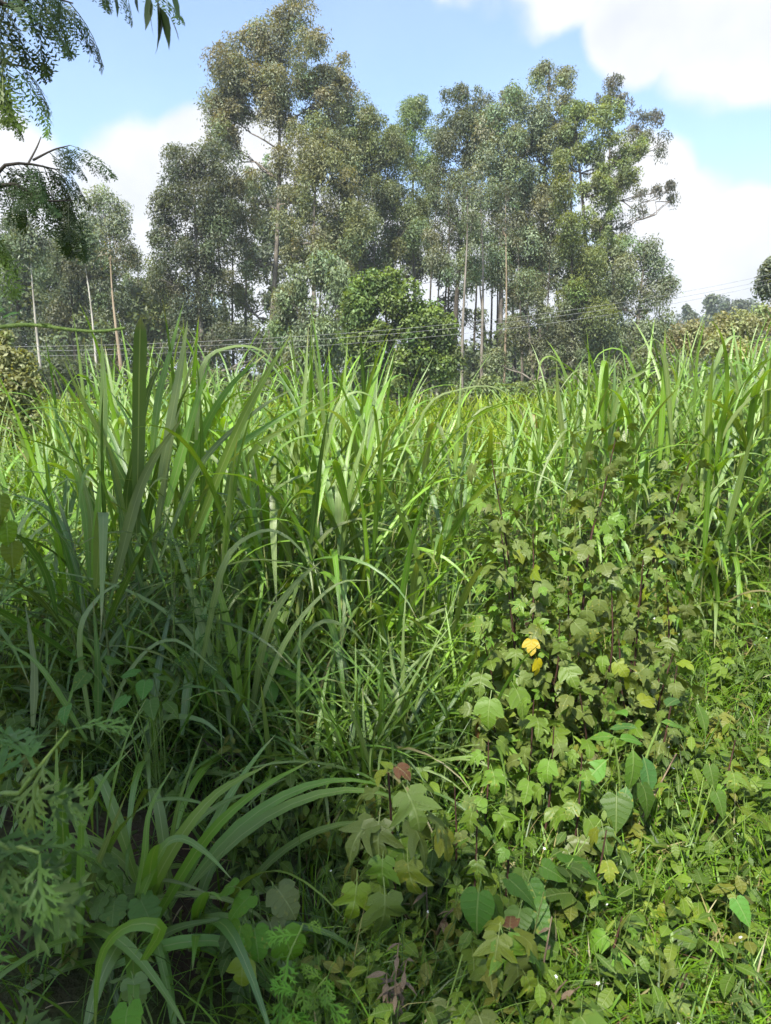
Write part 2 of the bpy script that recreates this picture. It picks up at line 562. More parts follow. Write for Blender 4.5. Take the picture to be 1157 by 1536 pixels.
OUT = {
    'lobed': [(0, 0, 0), (-.09, .10, 0), (-.07, .25, .04), (.06, .38, .10), (.28, .46, .20), (.50, .52, .30), (.52, .40, .36), (.46, .22, .42), (.60, .27, .56), (.72, .24, .70), (.86, .13, .85), (1, 0, 1)],
    'deep': [(0, 0, 0), (-.12, .14, 0), (-.05, .36, .03), (.10, .42, .08), (.16, .30, .14), (.30, .46, .20), (.56, .60, .28), (.52, .42, .34), (.38, .14, .40), (.55, .20, .54), (.70, .20, .70), (.86, .10, .85), (1, 0, 1)],
    'heart': [(0, 0, 0), (-.12, .10, 0), (-.12, .24, .02), (.0, .36, .06), (.18, .42, .18), (.40, .38, .40), (.62, .27, .62), (.82, .13, .82), (1, 0, 1)],
    'ovate': [(0, 0, 0), (.06, .07, .06), (.18, .19, .18), (.34, .27, .34), (.50, .28, .50), (.68, .22, .68), (.85, .10, .85), (1, 0, 1)],
    'lance': [(0, 0, 0), (.12, .07, .12), (.32, .13, .32), (.55, .12, .55), (.8, .06, .8), (1, 0, 1)],
    'grape': [(0, 0, 0), (-.16, .13, 0), (-.16, .33, .03), (.0, .47, .10), (.14, .52, .18), (.22, .43, .26), (.38, .52, .36), (.56, .45, .50), (.62, .33, .60), (.78, .30, .76), (.88, .16, .88), (1, 0, 1)],
    'scallop': [(0, 0, 0), (-.20, .10, 0), (-.26, .30, .02), (-.10, .50, .06), (.02, .46, .10), (.12, .60, .2), (.34, .60, .34), (.40, .46, .42), (.54, .54, .52), (.72, .40, .70), (.72, .28, .74), (.90, .18, .9), (.92, 0, .93)],
}
def quick(half, keep):
    return [half[i] for i in keep]
TM = {}
for nm, b0 in (('lobed', 1.2), ('deep', 1.15), ('heart', .7), ('ovate', .7), ('lance', .8), ('grape', .9), ('scallop', .7)):
    TM[nm] = [spine_leaf(OUT[nm], b0 * random.uniform(.6, 1.35), random.uniform(.1, .4), .03, random.uniform(-.3, .3), 31 * q + len(nm), 0.35 if nm in ('lobed', 'deep', 'heart', 'grape', 'scallop') else 0.06) for q in range(4)]
SMALL = [spine_leaf(quick(OUT['ovate'], (0, 2, 4, 5, 7)), random.uniform(.3, 1.1), random.uniform(.1, .5), 0, random.uniform(-.3, .3), 77 + q) for q in range(4)]
SMALL_LANCE = [spine_leaf(quick(OUT['lance'], (0, 1, 3, 5)), random.uniform(.3, 1.2), .2, 0, random.uniform(-.3, .3), 99 + q) for q in range(3)]
SMALL_LOBED = [spine_leaf(quick(OUT['lobed'], (0, 2, 3, 5, 7, 9, 11)), random.uniform(.4, 1.0), .25, 0, random.uniform(-.3, .3), 55 + q) for q in range(3)]

def dissected(seed, fine=1.0, bend=0.6):
    """Deeply cut, twice-divided leaf (ragweed-like), length 1 along +X."""
    rr = random.Random(seed)
    J = Join()
    def lens(p, d, L, w):
        p = np.array(p); d = np.array(d) / np.linalg.norm(d); s = np.array([-d[1], d[0]])
        pts = [p - s * w * .35, p + d * L * .45 - s * w, p + d * L, p + d * L * .45 + s * w, p + s * w * .35]
        V = np.array([(q[0], q[1], 0) for q in pts] + [tuple(p) + (0,), tuple(p + d * L * .45) + (0.0,)])
        # 0 sL,1 mL,2 tip,3 mR,4 sR,5 base,6 mid
        V[[1, 3], 2] += w * .35
        J.add(V, [(5, 6, 1, 0), (5, 4, 3, 6), (6, 2, 1, 1), (6, 3, 2, 2)][:2], (1, 1, 1), [(0, 0), (0, .5), (.5, 1), (1, .5), (1, 0), (.5, 0), (.5, .5)])
        J.add(V[[1, 6, 2, 3]], [(0, 1, 2), (1, 3, 2)], (1, 1, 1), [(0, .5), (.5, .5), (.5, 1), (1, .5)])
    lens((0, 0), (1, 0), 1.0, .028 * fine + .012)
    lens((.62, 0), (1, 0), .38, .05)
    for t, L in ((.22, .34), (.40, .42), (.58, .38), (.75, .27)):
        for sg in (1, -1):
            a = rr.uniform(.6, .95); L2 = L * rr.uniform(.8, 1.15)
            d = np.array([math.cos(a), sg * math.sin(a)])
            p = np.array([t + rr.uniform(-.03, .03), 0])
            lens(p, d, L2, .034)
            for tt, a2 in ((.35, .7), (.45, -.7), (.65, .55)):
                c, s = math.cos(a2), math.sin(a2)
                d2 = np.array([d[0] * c - d[1] * s, d[0] * s + d[1] * c])
                lens(p + d * L2 * tt, d2, L2 * .38, .019)
    V = np.concatenate(J.V); F3 = []
    for f in J.F:
        if f.shape[1] == 3: F3.append(f)
        else:
            F3.append(f[:, [0, 1, 2]]); F3.append(f[:, [0, 2, 3]])
    x = V[:, 0].copy(); z = V[:, 2] + .15 * np.abs(V[:, 1])
    V[:, 0] = np.sin(bend * x) / bend + z * np.sin(bend * x)
    V[:, 2] = -(1 - np.cos(bend * x)) / bend + z * np.cos(bend * x)
    return V, np.concatenate(F3), np.concatenate(J.U)
TM['cut'] = [dissected(q, 1.0, .4 + .25 * q) for q in range(4)]

def frond(seed, pairs=11, droop=.9):
    """Feathery twice-pinnate frond, length 1 along +X, hanging."""
    rr = random.Random(seed)
    J = Join()
    def pt(t):
        return np.array([math.sin(droop * t) / droop, 0, -(1 - math.cos(droop * t)) / droop])
    ts = np.linspace(0, 1, 6)
    V, F = tube([pt(t) for t in ts], np.linspace(.010, .003, 6), 3)
    J.add(V, F)
    for i in range(pairs):
        t = .12 + .86 * i / (pairs - 1)
        L = .34 * math.sin(math.pi * (.18 + .74 * t)) + .05
        for sg in (1, -1):
            p = pt(t)
            a = .85 - .4 * t + rr.uniform(-.12, .12)
            d = np.array([math.cos(a), sg * math.sin(a), -.35 + rr.uniform(-.25, .15) - .5 * t])
            d /= np.linalg.norm(d)
            s = np.cross(d, (0, 0, 1)); s /= np.linalg.norm(s)
            up = np.cross(s, d)
            V, F = tube([p, p + d * L * .5 - np.array([0, 0, .02]), p + d * L - np.array([0, 0, .06 * L])], [.004, .003, .001], 3)
            J.add(V, F)
            nl = 6
            for k in range(nl):
                tt = .12 + .86 * k / (nl - 1)
                q = p + d * L * tt - np.array([0, 0, .06 * L * tt * tt])
                for s2 in (1, -1):
                    if rr.random() < .22:
                        continue
                    dd = d * .55 + s * s2 * .8 + up * rr.uniform(-.4, .1)
                    dd /= np.linalg.norm(dd)
                    w = np.cross(dd, up); w /= np.linalg.norm(w)
                    l = (.12 * (1 - .45 * tt)) * rr.uniform(.8, 1.2)
                    Vq = np.array([q, q + dd * l * .5 + w * l * .17, q + dd * l, q + dd * l * .5 - w * l * .17])
                    J.add(Vq, [(0, 1, 2, 3)])
    return J

# ------------------------------------------------------------------ the ground and the far hill
def build_ground():
    # one sheet, fine near the camera and coarse towards the horizon
    xs = np.concatenate([-np.geomspace(1500, 6, 22), np.linspace(-5.5, 6, 70), np.geomspace(6.5, 1500, 22)])
    ys = np.concatenate([[-300, -60, -15, -5, -2], np.linspace(-1, 12, 80), np.geomspace(12.7, 2500, 34)])
    X, Y = np.meshgrid(xs, ys)
    Z = gz(X, Y) + np.where(Y < 10, 0.018 * rng.standard_normal(X.shape), 0)
    V = np.stack([X, Y, Z], -1).reshape(-1, 3)
    nx = len(xs)
    i, j = np.meshgrid(np.arange(len(ys) - 1), np.arange(nx - 1), indexing='ij')
    a = (i * nx + j).ravel()
    F = np.stack([a, a + 1, a + nx + 1, a + nx], 1)
    tag(obj('ground', make_mesh('ground', V, F, 'ground')), kind='structure')

    # wooded ridge far off to the right
    xs = np.linspace(20, 420, 90); ys = np.linspace(170, 420, 40)
    X, Y = np.meshgrid(xs, ys)
    bump = 3 * np.sin(X * .05 + 1) + 2 * np.sin(X * .13 + Y * .02)
    prof = np.clip((X - 20) / 70, 0, 1) ** .8 * (17 + .02 * X)
    Z = (prof + bump * np.clip((X - 20) / 60, 0, 1)) * np.exp(-((Y - 270) / 75) ** 2) - 0.4
    V = np.stack([X, Y, Z], -1).reshape(-1, 3)
    nx = len(xs)
    i, j = np.meshgrid(np.arange(len(ys) - 1), np.arange(nx - 1), indexing='ij')
    a = (i * nx + j).ravel()
    F = np.stack([a, a + 1, a + nx + 1, a + nx], 1)
    tag(obj('hill', make_mesh('hill', V, F, 'ground')), kind='structure')
    return X, Y, Z
HX, HY, HZ = build_ground()

# ------------------------------------------------------------------ trees
def leaf_cloud(join, centers, radii, nleaf, base, L=0.24, W=0.085, droop=1.1, dv=0.15, flat=0.95, tip=None, grey=True):
    """Leaves (single rhombic faces) on the shells of many rounded puffs."""
    centers = np.asarray(centers, float)
    k = len(centers)
    if k == 0:
        return
    radii = np.broadcast_to(np.asarray(radii, float), (k,))
    cnt = np.maximum(8, (nleaf * (radii / radii.mean()) ** 2).astype(int))
    idx = np.repeat(np.arange(k), cnt)
    n = len(idx)
    d = rng.standard_normal((n, 3))
    d[:, 2] += 0.35
    d /= np.linalg.norm(d, axis=1)[:, None]
    rr = radii[idx] * np.clip(0.35 + 0.6 * rng.random(n) ** .6 + 0.12 * rng.standard_normal(n), .1, 1.45)
    pos = centers[idx] + d * rr[:, None] * np.array([1, 1, flat])
    pos[:, 2] -= np.clip(.4 - d[:, 2], 0, 1) * rr * 0.8 * rng.random(n) ** 2
    nrm = d * 0.9 + 0.75 * rng.standard_normal((n, 3)) + np.array([0, 0, 0.35])
    nrm /= np.linalg.norm(nrm, axis=1)[:, None]
    ax = np.array([0, 0, -1.0]) * droop + 0.65 * rng.standard_normal((n, 3)) + d * .3
    ax -= nrm * (ax * nrm).sum(1)[:, None]
    ax /= np.linalg.norm(ax, axis=1)[:, None] + 1e-9
    sd = np.cross(nrm, ax)
    l = L * (0.7 + 0.6 * rng.random(n))[:, None]
    w = W * (0.7 + 0.6 * rng.random(n))[:, None]
    V = np.stack([pos - ax * l * .5, pos - ax * l * .05 + sd * w * .5, pos + ax * l * .5, pos - ax * l * .05 - sd * w * .5], 1).reshape(-1, 3)
    F = np.arange(4 * n).reshape(-1, 4)
    base = np.asarray(base, float)
    base = (base * .8 + base.mean() * .2) * np.array([1.04, 1.0, 1.0]) * 1.95 if grey else base * 1.55
    pc = jcol(base, k, .14, .06)
    c = pc[idx] * np.clip(1 + dv * rng.standard_normal((n, 1)), .4, 1.8)
    if tip is not None:                       # outer, upper leaves tinted: young growth plus painted highlights on puff tops
        f = np.clip((d[:, 2:] + .1) * 1.1, 0, 1) * (rng.random((n, 1)) < .75) * (rng.random((k, 1)) * .9 + .2)[idx]
        f = np.clip(f, 0, 1)
        c = c * (1 - f) + np.asarray(tip)[None] * f * np.clip(1 + dv * rng.standard_normal((n, 1)), .5, 1.6)
    join.add(V, F, np.repeat(np.clip(c, .003, .8), 4, axis=0))

def limb(join, a, b, r0, r1, sag=0.15, n=6, sides=5, jit=0.06):
    a = np.asarray(a, float); b = np.asarray(b, float)
    t = np.linspace(0, 1, n)[:, None]
    L = np.linalg.norm(b - a)
    p = a + (b - a) * t
    p[:, 2] += -sag * L * (np.sin(math.pi * t[:, 0]))
    p[1:-1] += rng.standard_normal((n - 2, 3)) * L * jit
    V, F = tube(p, r0 + (r1 - r0) * t[:, 0] ** .8, sides)
    join.add(V, F)
    return p

def tree(name, label, base_px, Y, blobs, col, trunk_r=0.16, bark='bark', lean=None, leaf=(0.18, 0.062), puff=0.66, dens=1.0, nlf=285,
         droop=0.8, tip=None, group=None, cat='tree', top=None, forks=None, limbs=True, depth=1.0, split_limbs=False, mat='crown', sides=9):
    """Tree at depth Y. blobs: (px, py, rx px, ry px[, density]) outline masses of the crown, each built as many leafy puffs around limbs."""
    bx = P(base_px, 600, Y)[0]
    g = float(gz(bx, Y))
    root = thing(name, label, cat, (bx, Y, g), group)
    o = np.array([bx, Y, g])
    s = Y / FPX / 1.02
    cr = Join(); tk = Join(); lb = []
    B = []
    for b in blobs:
        c = P(b[0], b[1], Y) - o
        B.append((c, b[2] * s, b[3] * s, b[4] if len(b) > 4 else 1.0))
    topz = max(c[2] + rz for c, rx, rz, dn in B)
    tx = top if top is not None else None
    tp = (P(tx[0], tx[1], Y) - o) if tx is not None else np.array([B[0][0][0], 0, topz - B[0][2] * .6])
    # trunk
    n = 14
    t = np.linspace(0, 1, n)
    path = np.zeros((n, 3))
    path[:, 0] = tp[0] * t ** 1.1 + np.sin(t * 5 + bx) * .012 * topz * t
    path[:, 1] = np.sin(t * 4 + bx * 2) * .01 * topz
    path[:, 2] = -0.1 + (tp[2] + .1) * t
    V, F = tube(path, trunk_r * (1 - .86 * t ** .9) * (1 + .35 * np.exp(-t * 25)), sides)
    tk.add(V, F)
    allc, allr = [], []
    for c, rx, rz, dn in B:
        k = max(4, int(2.5 * dens * dn * rx * rz / (puff * puff)))
        d = rng.standard_normal((k, 3)); d /= np.linalg.norm(d, axis=1)[:, None]
        rr = rng.random(k) ** (1 / 2.2)
        pc = c + d * rr[:, None] * np.array([max(rx - puff * .45, .1), depth * max(rx, rz) * .75, max(rz - puff * .4, .1)])
        allc.append(pc); allr.append(puff * (.5 + .85 * rng.random(k) ** 1.3))
        if limbs:
            ti = int(np.clip(np.searchsorted(path[:, 2], c[2] - rz * .6 - abs(c[0] - path[n // 2, 0]) * .55), 2, n - 2))
            lj = tk
            if split_limbs:
                lj = Join(); lb.append(lj)
            hub = c + np.array([0, 0, -rz * .25])
            r0 = max(.025, trunk_r * (1 - .8 * t[ti]) * .55)
            pth = limb(lj, path[ti], hub, r0, r0 * .45, .05)
            for q in rng.choice(k, min(k, 7), replace=False):
                limb(lj, pth[rng.integers(2, 5)], pc[q], r0 * .42, .012, .03, 5, 4, .05)
    C = np.vstack(allc); Rr = np.concatenate(allr)
    leaf_cloud(cr, C, Rr, nlf, col, leaf[0], leaf[1], droop, tip=tip)
    to = obj('trunk', tk.mesh('trunk', bark), root)
    for lj in lb:
        obj('limb', lj.mesh('limb', bark), to)
    co = obj('crown', cr.mesh('crown', mat, False), root)
    return root

GREY = (0.085, 0.115, 0.058)
OLIVE = (0.105, 0.115, 0.05)
DARKG = (0.05, 0.08, 0.036)
MIDG = (0.075, 0.115, 0.04)
YEL = (0.15, 0.20, 0.04)
BROWN = (0.185, 0.16, 0.085)

tree('eucalyptus_tree', 'tallest eucalyptus with brownish tips rising above all the others', 402, 44,
     [(432, 30, 42, 42), (365, 105, 58, 48), (455, 95, 55, 60), (410, 120, 60, 50), (335, 145, 35, 45), (490, 150, 32, 55, .8), (515, 115, 12, 35, .5), (325, 195, 34, 48), (352, 215, 25, 35, .8),
      (385, 165, 35, 22, .6), (440, 190, 40, 60, .7), (480, 200, 35, 40, .8), (455, 270, 30, 40, .6), (500, 125, 26, 45, .8), (395, 70, 38, 42), (400, 150, 48, 35, .8), (350, 170, 35, 35), (380, 285, 24, 45, .6), (420, 250, 24, 40, .6), (375, 380, 30, 45, .5), (365, 450, 30, 40, .5)],
     (0.09, 0.105, 0.055), .21, 'bark', leaf=(.18, .062), tip=BROWN, top=(428, 40), split_limbs=True)
tree('eucalyptus_tree', 'dark green eucalyptus at the left foot of the tallest tree', 310, 42,
     [(285, 255, 45, 45), (330, 255, 45, 50), (265, 305, 38, 45), (310, 330, 50, 55), (355, 300, 40, 50, .8), (285, 390, 50, 50, .8), (335, 405, 45, 50, .7), (252, 345, 18, 30, .5), (232, 360, 12, 18, .4), (250, 410, 30, 40), (295, 455, 45, 40, .8), (330, 500, 50, 40, .7), (270, 500, 40, 40, .7), (390, 520, 40, 35, .6)],
     (0.065, 0.09, 0.045), .2, 'bark')
tree('eucalyptus_tree', 'olive brown eucalyptus on the right flank of the tallest tree', 475, 41,
     [(470, 235, 42, 55), (505, 280, 45, 60), (470, 330, 45, 60), (530, 330, 42, 60), (500, 390, 45, 45, .9), (440, 370, 30, 45, .8), (425, 330, 24, 45, .7), (430, 430, 30, 35, .7), (500, 220, 34, 35)],
     (0.098, 0.118, 0.055), .18, 'bark', tip=(0.15, 0.165, 0.065))
tree('eucalyptus_tree', 'rounded green eucalyptus just right of the tallest brown-tipped tree', 545, 50,
     [(530, 172, 42, 32), (505, 195, 28, 32), (560, 180, 26, 38), (570, 240, 50, 45), (550, 290, 50, 50), (600, 300, 45, 60), (590, 370, 45, 50, .8), (540, 360, 40, 50), (560, 215, 50, 40), (520, 230, 40, 40), (620, 330, 35, 50, .7)],
     (0.085, 0.125, 0.045), .2, 'bark', tip=(0.12, 0.165, 0.05))
tree('eucalyptus_tree', 'eucalyptus with a small flat-bottomed puffed crown between two rounder crowns', 625, 53,
     [(620, 165, 36, 26), (605, 195, 25, 15, .7), (640, 190, 22, 24, .8), (610, 240, 30, 30, .8), (640, 290, 25, 50, .8), (625, 350, 25, 40, .6), (640, 240, 26, 35), (600, 215, 30, 25)],
     (0.085, 0.13, 0.045), .17, 'bark', tip=(0.13, 0.19, 0.05))
tree('eucalyptus_tree', 'dark domed eucalyptus crown at the middle of the grove', 680, 48,
     [(700, 145, 38, 32), (685, 190, 38, 40), (715, 190, 40, 45), (690, 250, 38, 42), (675, 310, 25, 40, .7), (695, 350, 30, 40, .6), (665, 220, 22, 40), (660, 270, 24, 40, .8)],
     (0.07, 0.10, 0.05), .2, 'bark_dark', tip=(0.11, 0.13, 0.06))
tree('eucalyptus_tree', 'grey green eucalyptus with drooping layered crown right of the dark dome', 748, 46,
     [(755, 170, 45, 45), (735, 225, 42, 45), (785, 215, 40, 50), (740, 290, 50, 45), (720, 350, 35, 45, .7), (770, 340, 40, 45, .7), (745, 400, 35, 35, .5), (770, 280, 35, 40), (720, 400, 30, 35, .4)],
     (0.095, 0.125, 0.07), .2, 'bark', tip=(0.13, 0.14, 0.075))
tree('eucalyptus_tree', 'eucalyptus whose thin wispy top pokes highest on the right of the grove', 812, 47,
     [(818, 102, 14, 18, .5), (805, 118, 10, 14, .4), (845, 112, 18, 22, .8), (825, 165, 45, 42), (800, 220, 42, 50), (840, 220, 40, 50), (800, 300, 45, 50), (790, 370, 40, 50, .8), (830, 290, 35, 50), (805, 430, 40, 40, .6), (770, 140, 22, 25), (830, 350, 35, 50, .8), (770, 440, 30, 40, .5)],
     (0.095, 0.12, 0.06), .21, 'bark', tip=(0.13, 0.14, 0.07))
tree('eucalyptus_tree', 'eucalyptus with bright yellow green flat puffs and open gaps', 885, 45,
     [(865, 172, 24, 18), (900, 160, 30, 18), (855, 195, 18, 14), (935, 172, 12, 10), (850, 240, 24, 16), (885, 232, 32, 18), (935, 235, 24, 22), (960, 225, 18, 22), (900, 285, 40, 26), (945, 265, 22, 22), (875, 345, 30, 30, .8), (905, 330, 25, 40, .7), (910, 250, 40, 50, .5), (900, 200, 40, 25, .6), (880, 390, 35, 40), (920, 380, 28, 40, .8)],
     (0.095, 0.135, 0.045), .2, 'bark_dark', puff=.42, nlf=150, tip=(0.22, 0.28, 0.05))
tree('eucalyptus_tree', 'vine-hung yellow green column of foliage on the right half of the grove', 862, 42,
     [(848, 300, 18, 40), (852, 370, 26, 50), (875, 410, 30, 50), (855, 450, 35, 50), (890, 470, 32, 40), (840, 245, 10, 20, .8)],
     (0.085, 0.125, 0.035), .15, 'bark_dark', tip=(0.20, 0.25, 0.035))
tree('eucalyptus_tree', 'thin greyish eucalyptus with sparse crown and long side boughs over white cloud', 922, 49,
     [(915, 125, 22, 18, .6), (935, 150, 24, 22, .6), (905, 150, 22, 22, .7), (960, 185, 22, 22, .7), (985, 175, 16, 22, .6), (990, 215, 12, 22, .5), (955, 215, 30, 25, .6),
      (930, 300, 14, 40, .7), (915, 340, 22, 40, .8), (965, 292, 16, 8, .5), (985, 285, 10, 9, .5), (1008, 298, 12, 14, .5), (965, 318, 18, 7, .5), (1004, 280, 5, 10, .5), (935, 355, 14, 22, .5)],
     (0.09, 0.105, 0.075), .15, 'bark', puff=.4, leaf=(.2, .06), dens=.9, nlf=85, droop=1.6)
tree('eucalyptus_tree', 'lower eucalyptus at the right end of the grove above the grass', 945, 43,
     [(970, 378, 16, 16, .6), (980, 405, 16, 18, .7), (935, 395, 30, 30), (925, 450, 45, 40), (975, 455, 32, 30), (1000, 430, 10, 10, .6), (900, 510, 45, 35), (960, 505, 45, 32), (1000, 490, 15, 25)],
     (0.085, 0.11, 0.055), .15, 'bark')
tree('eucalyptus_tree', 'pale willowy grey green tree low in front of the tall trunks', 478, 38,
     [(480, 415, 45, 38), (450, 450, 42, 38), (510, 440, 32, 40), (430, 490, 40, 35), (480, 490, 45, 40), (500, 520, 40, 40), (455, 535, 45, 35)],
     (0.082, 0.11, 0.052), .14, 'bark', droop=1.4, leaf=(.24, .075))
tree('eucalyptus_tree', 'mid green eucalyptus hung between slim trunks above the vine-covered bush', 655, 44,
     [(660, 385, 26, 28, .6), (640, 365, 22, 35, .6), (680, 415, 25, 30, .5), (700, 390, 22, 30, .4)],
     (0.075, 0.10, 0.05), .1, 'bark_dark')
tree('eucalyptus_tree', 'leafy low eucalyptus standing before the slim trunks right of centre', 800, 42,
     [(790, 440, 35, 40, .7), (830, 480, 40, 40), (780, 500, 35, 35, .8), (820, 530, 45, 32), (860, 540, 40, 30), (745, 530, 25, 35, .6)],
     (0.085, 0.105, 0.05), .12, 'bark')
# left-hand group
tree('eucalyptus_tree', 'round-headed eucalyptus standing clear against white cloud on the left', 180, 46,
     [(152, 300, 26, 22), (170, 325, 24, 28), (135, 325, 22, 25), (150, 355, 32, 30, .8), (180, 350, 14, 22, .5)],
     (0.08, 0.105, 0.055), .17, 'bark_tan', top=(160, 330))
tree('eucalyptus_tree', 'eucalyptus with a white pole-like trunk nearest the left edge', 66, 36,
     [(35, 345, 28, 25, .7), (20, 375, 25, 25, .7), (55, 370, 18, 22, .5)],
     (0.06, 0.085, 0.045), .085, 'bark_pale', top=(38, 335))
tree('eucalyptus_tree', 'eucalyptus with a slightly leaning pale trunk, second from the left edge', 152, 37,
     [(122, 345, 18, 20, .7), (108, 365, 18, 20, .6), (135, 375, 16, 22, .5)],
     (0.065, 0.09, 0.045), .075, 'bark_pale', top=(120, 345))
tree('dead_tree', 'bare tan trunk with short broken twigs left of the big grass clump', 187, 34,
     [(166, 388, 8, 8, .3)], (0.10, 0.10, 0.05), .12, 'bark_tan', top=(166, 385), nlf=25)
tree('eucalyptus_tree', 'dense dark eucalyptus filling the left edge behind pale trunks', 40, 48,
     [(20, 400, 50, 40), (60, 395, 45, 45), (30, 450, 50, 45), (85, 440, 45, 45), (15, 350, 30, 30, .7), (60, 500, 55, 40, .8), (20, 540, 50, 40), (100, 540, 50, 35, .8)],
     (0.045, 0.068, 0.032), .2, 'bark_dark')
tree('eucalyptus_tree', 'bushy eucalyptus between the two pale trunks on the left', 118, 45,
     [(105, 385, 40, 35), (125, 430, 42, 40), (150, 400, 35, 35), (160, 455, 45, 40), (110, 480, 45, 40, .8), (175, 500, 40, 35, .8), (80, 380, 30, 35), (190, 380, 24, 30, .7), (150, 540, 50, 35)],
     (0.06, 0.085, 0.038), .18, 'bark_dark')
tree('eucalyptus_tree', 'small eucalyptus with a pointed head in the gap left of the big trees', 212, 50,
     [(205, 395, 18, 18), (200, 430, 25, 28), (222, 440, 22, 30), (205, 480, 30, 35), (225, 520, 40, 35), (240, 490, 30, 35)],
     (0.07, 0.10, 0.05), .13, 'bark')
tree('eucalyptus_tree', 'yellow green treetop low in the gap beside the dark grove', 242, 47,
     [(240, 408, 18, 14), (228, 430, 16, 16), (255, 435, 22, 22), (240, 470, 26, 26)],
     (0.10, 0.14, 0.04), .12, 'bark', tip=(0.17, 0.20, 0.04))
tree('eucalyptus_tree', 'eucalyptus bough entering at the right edge above the far hill', 1195, 30,
     [(1152, 405, 14, 26), (1160, 420, 18, 16), (1185, 400, 35, 35), (1215, 430, 40, 40), (1150, 428, 7, 7, .6)],
     (0.075, 0.10, 0.055), .2, 'bark', puff=.45, leaf=(.2, .07))

# second row, seen through the gaps
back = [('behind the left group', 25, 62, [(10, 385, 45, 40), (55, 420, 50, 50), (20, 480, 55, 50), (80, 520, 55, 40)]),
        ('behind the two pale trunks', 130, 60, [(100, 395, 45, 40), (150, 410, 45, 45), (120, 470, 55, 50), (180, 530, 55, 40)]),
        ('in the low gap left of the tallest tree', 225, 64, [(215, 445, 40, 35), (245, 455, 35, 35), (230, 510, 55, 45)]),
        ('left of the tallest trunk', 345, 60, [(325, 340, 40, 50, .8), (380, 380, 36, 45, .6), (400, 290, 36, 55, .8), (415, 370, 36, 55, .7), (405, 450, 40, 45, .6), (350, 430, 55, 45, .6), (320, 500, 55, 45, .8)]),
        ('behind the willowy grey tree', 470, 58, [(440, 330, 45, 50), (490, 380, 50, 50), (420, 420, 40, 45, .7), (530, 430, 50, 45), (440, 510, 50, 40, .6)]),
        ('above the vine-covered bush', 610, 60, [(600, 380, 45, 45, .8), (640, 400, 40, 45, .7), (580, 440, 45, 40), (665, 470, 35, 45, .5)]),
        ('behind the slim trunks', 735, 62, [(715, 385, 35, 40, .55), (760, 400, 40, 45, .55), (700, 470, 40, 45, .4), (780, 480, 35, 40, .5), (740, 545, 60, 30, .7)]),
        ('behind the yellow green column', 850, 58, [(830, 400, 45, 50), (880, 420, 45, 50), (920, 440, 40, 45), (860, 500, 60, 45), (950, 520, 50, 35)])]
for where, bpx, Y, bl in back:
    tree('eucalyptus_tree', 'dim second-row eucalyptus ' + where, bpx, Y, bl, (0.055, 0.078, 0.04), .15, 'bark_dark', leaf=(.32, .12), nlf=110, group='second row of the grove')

# slim straight trunks of the plantation behind
slim = [(643, 47, .10, 'bark_dark'), (664, 50, .12, 'bark_dark'), (676, 46, .10, 'bark_dark'), (693, 41, .11, 'bark'), (708, 48, .10, 'bark_dark'), (722, 43, .11, 'bark'), (733, 50, .10, 'bark_dark'),
        (742, 47, .085, 'bark_dark'), (756, 42, .08, 'bark_tan'), (772, 52, .13, 'bark'), (783, 46, .10, 'bark'), (806, 49, .10, 'bark_dark'), (822, 46, .08, 'bark_dark'), (585, 51, .11, 'bark'), (560, 49, .10, 'bark'),
        (372, 47, .12, 'bark_dark'), (352, 45, .10, 'bark_dark'), (320, 48, .09, 'bark'), (282, 49, .09, 'bark'), (20, 50, .09, 'bark'), (95, 51, .08, 'bark')]
slim_where = ['just left of the centre of the grove, nearest the domed crown', 'next to the right of it under the domed crown', 'third in the dark row above the vine-covered bush', 'grey, thickest and tallest, rising at the right end of the vine-covered bush',
              'just right of the thick grey stem', 'grey, leaning in the bright gap right of the bush', 'dark, at the middle of the bright gap', 'thin and dark, at the right of the bright gap', 'thin and tan, standing forward of the bright gap', 'stout and grey, far back beyond the bright gap',
              'grey, left of the yellow green column', 'dark, second left of the yellow green column', 'thin and dark, touching the yellow green column', 'grey, above the left shoulder of the vine-covered bush', 'grey, left of the vine-covered bush top',
              'dark, hugging the tallest tree on its left', 'dark, second to the left of the tallest tree', 'grey, inside the dark mass left of the tallest tree', 'grey, at the left rim of the dark mass', 'grey, at the very left edge of the picture', 'grey, between the two pale poles on the left']
for i, (bpx, Y, r, bk) in enumerate(slim):
    tpx = bpx + random.uniform(-10, 10)
    ty = random.uniform(280, 330)
    tree('slim_tree', 'slim trunk, ' + slim_where[i], bpx, Y,
         [(tpx, ty, 20, 25, .5), (tpx + random.uniform(-15, 15), ty + 50, 16, 22, .35)], (0.07, 0.095, 0.048), r, bk, top=(tpx, ty - 10),
         group='slim trunks of the plantation', limbs=True, sides=7, nlf=110)

# ------------------------------------------------------------------ bushes
def bush(name, label, base_px, Y, blobs, col, tip, leaf, puff, nlf, dens=1.2, cat='bush', droop=.3, mat='crown', trunk_r=.1):
    return tree(name, label, base_px, Y, blobs, col, trunk_r, 'bark_dark', leaf=leaf, puff=puff, dens=dens, nlf=nlf, droop=droop, tip=tip, cat=cat, top=(blobs[0][0], blobs[0][1] + 10), mat=mat, depth=.9)
bush('vine_covered_tree', 'dense bright green bush-like tree smothered in vines before the tall grove', 600, 29,
     [(575, 420, 42, 24), (545, 450, 38, 36), (600, 450, 48, 34), (630, 480, 42, 30), (585, 500, 60, 40), (670, 495, 30, 32), (650, 535, 42, 40), (550, 520, 42, 45), (600, 560, 60, 36), (675, 540, 22, 30, .8), (530, 480, 22, 40)],
     (0.06, 0.10, 0.022), (0.17, 0.255, 0.03), (.15, .085), .46, 190, 1.45, 'tree')
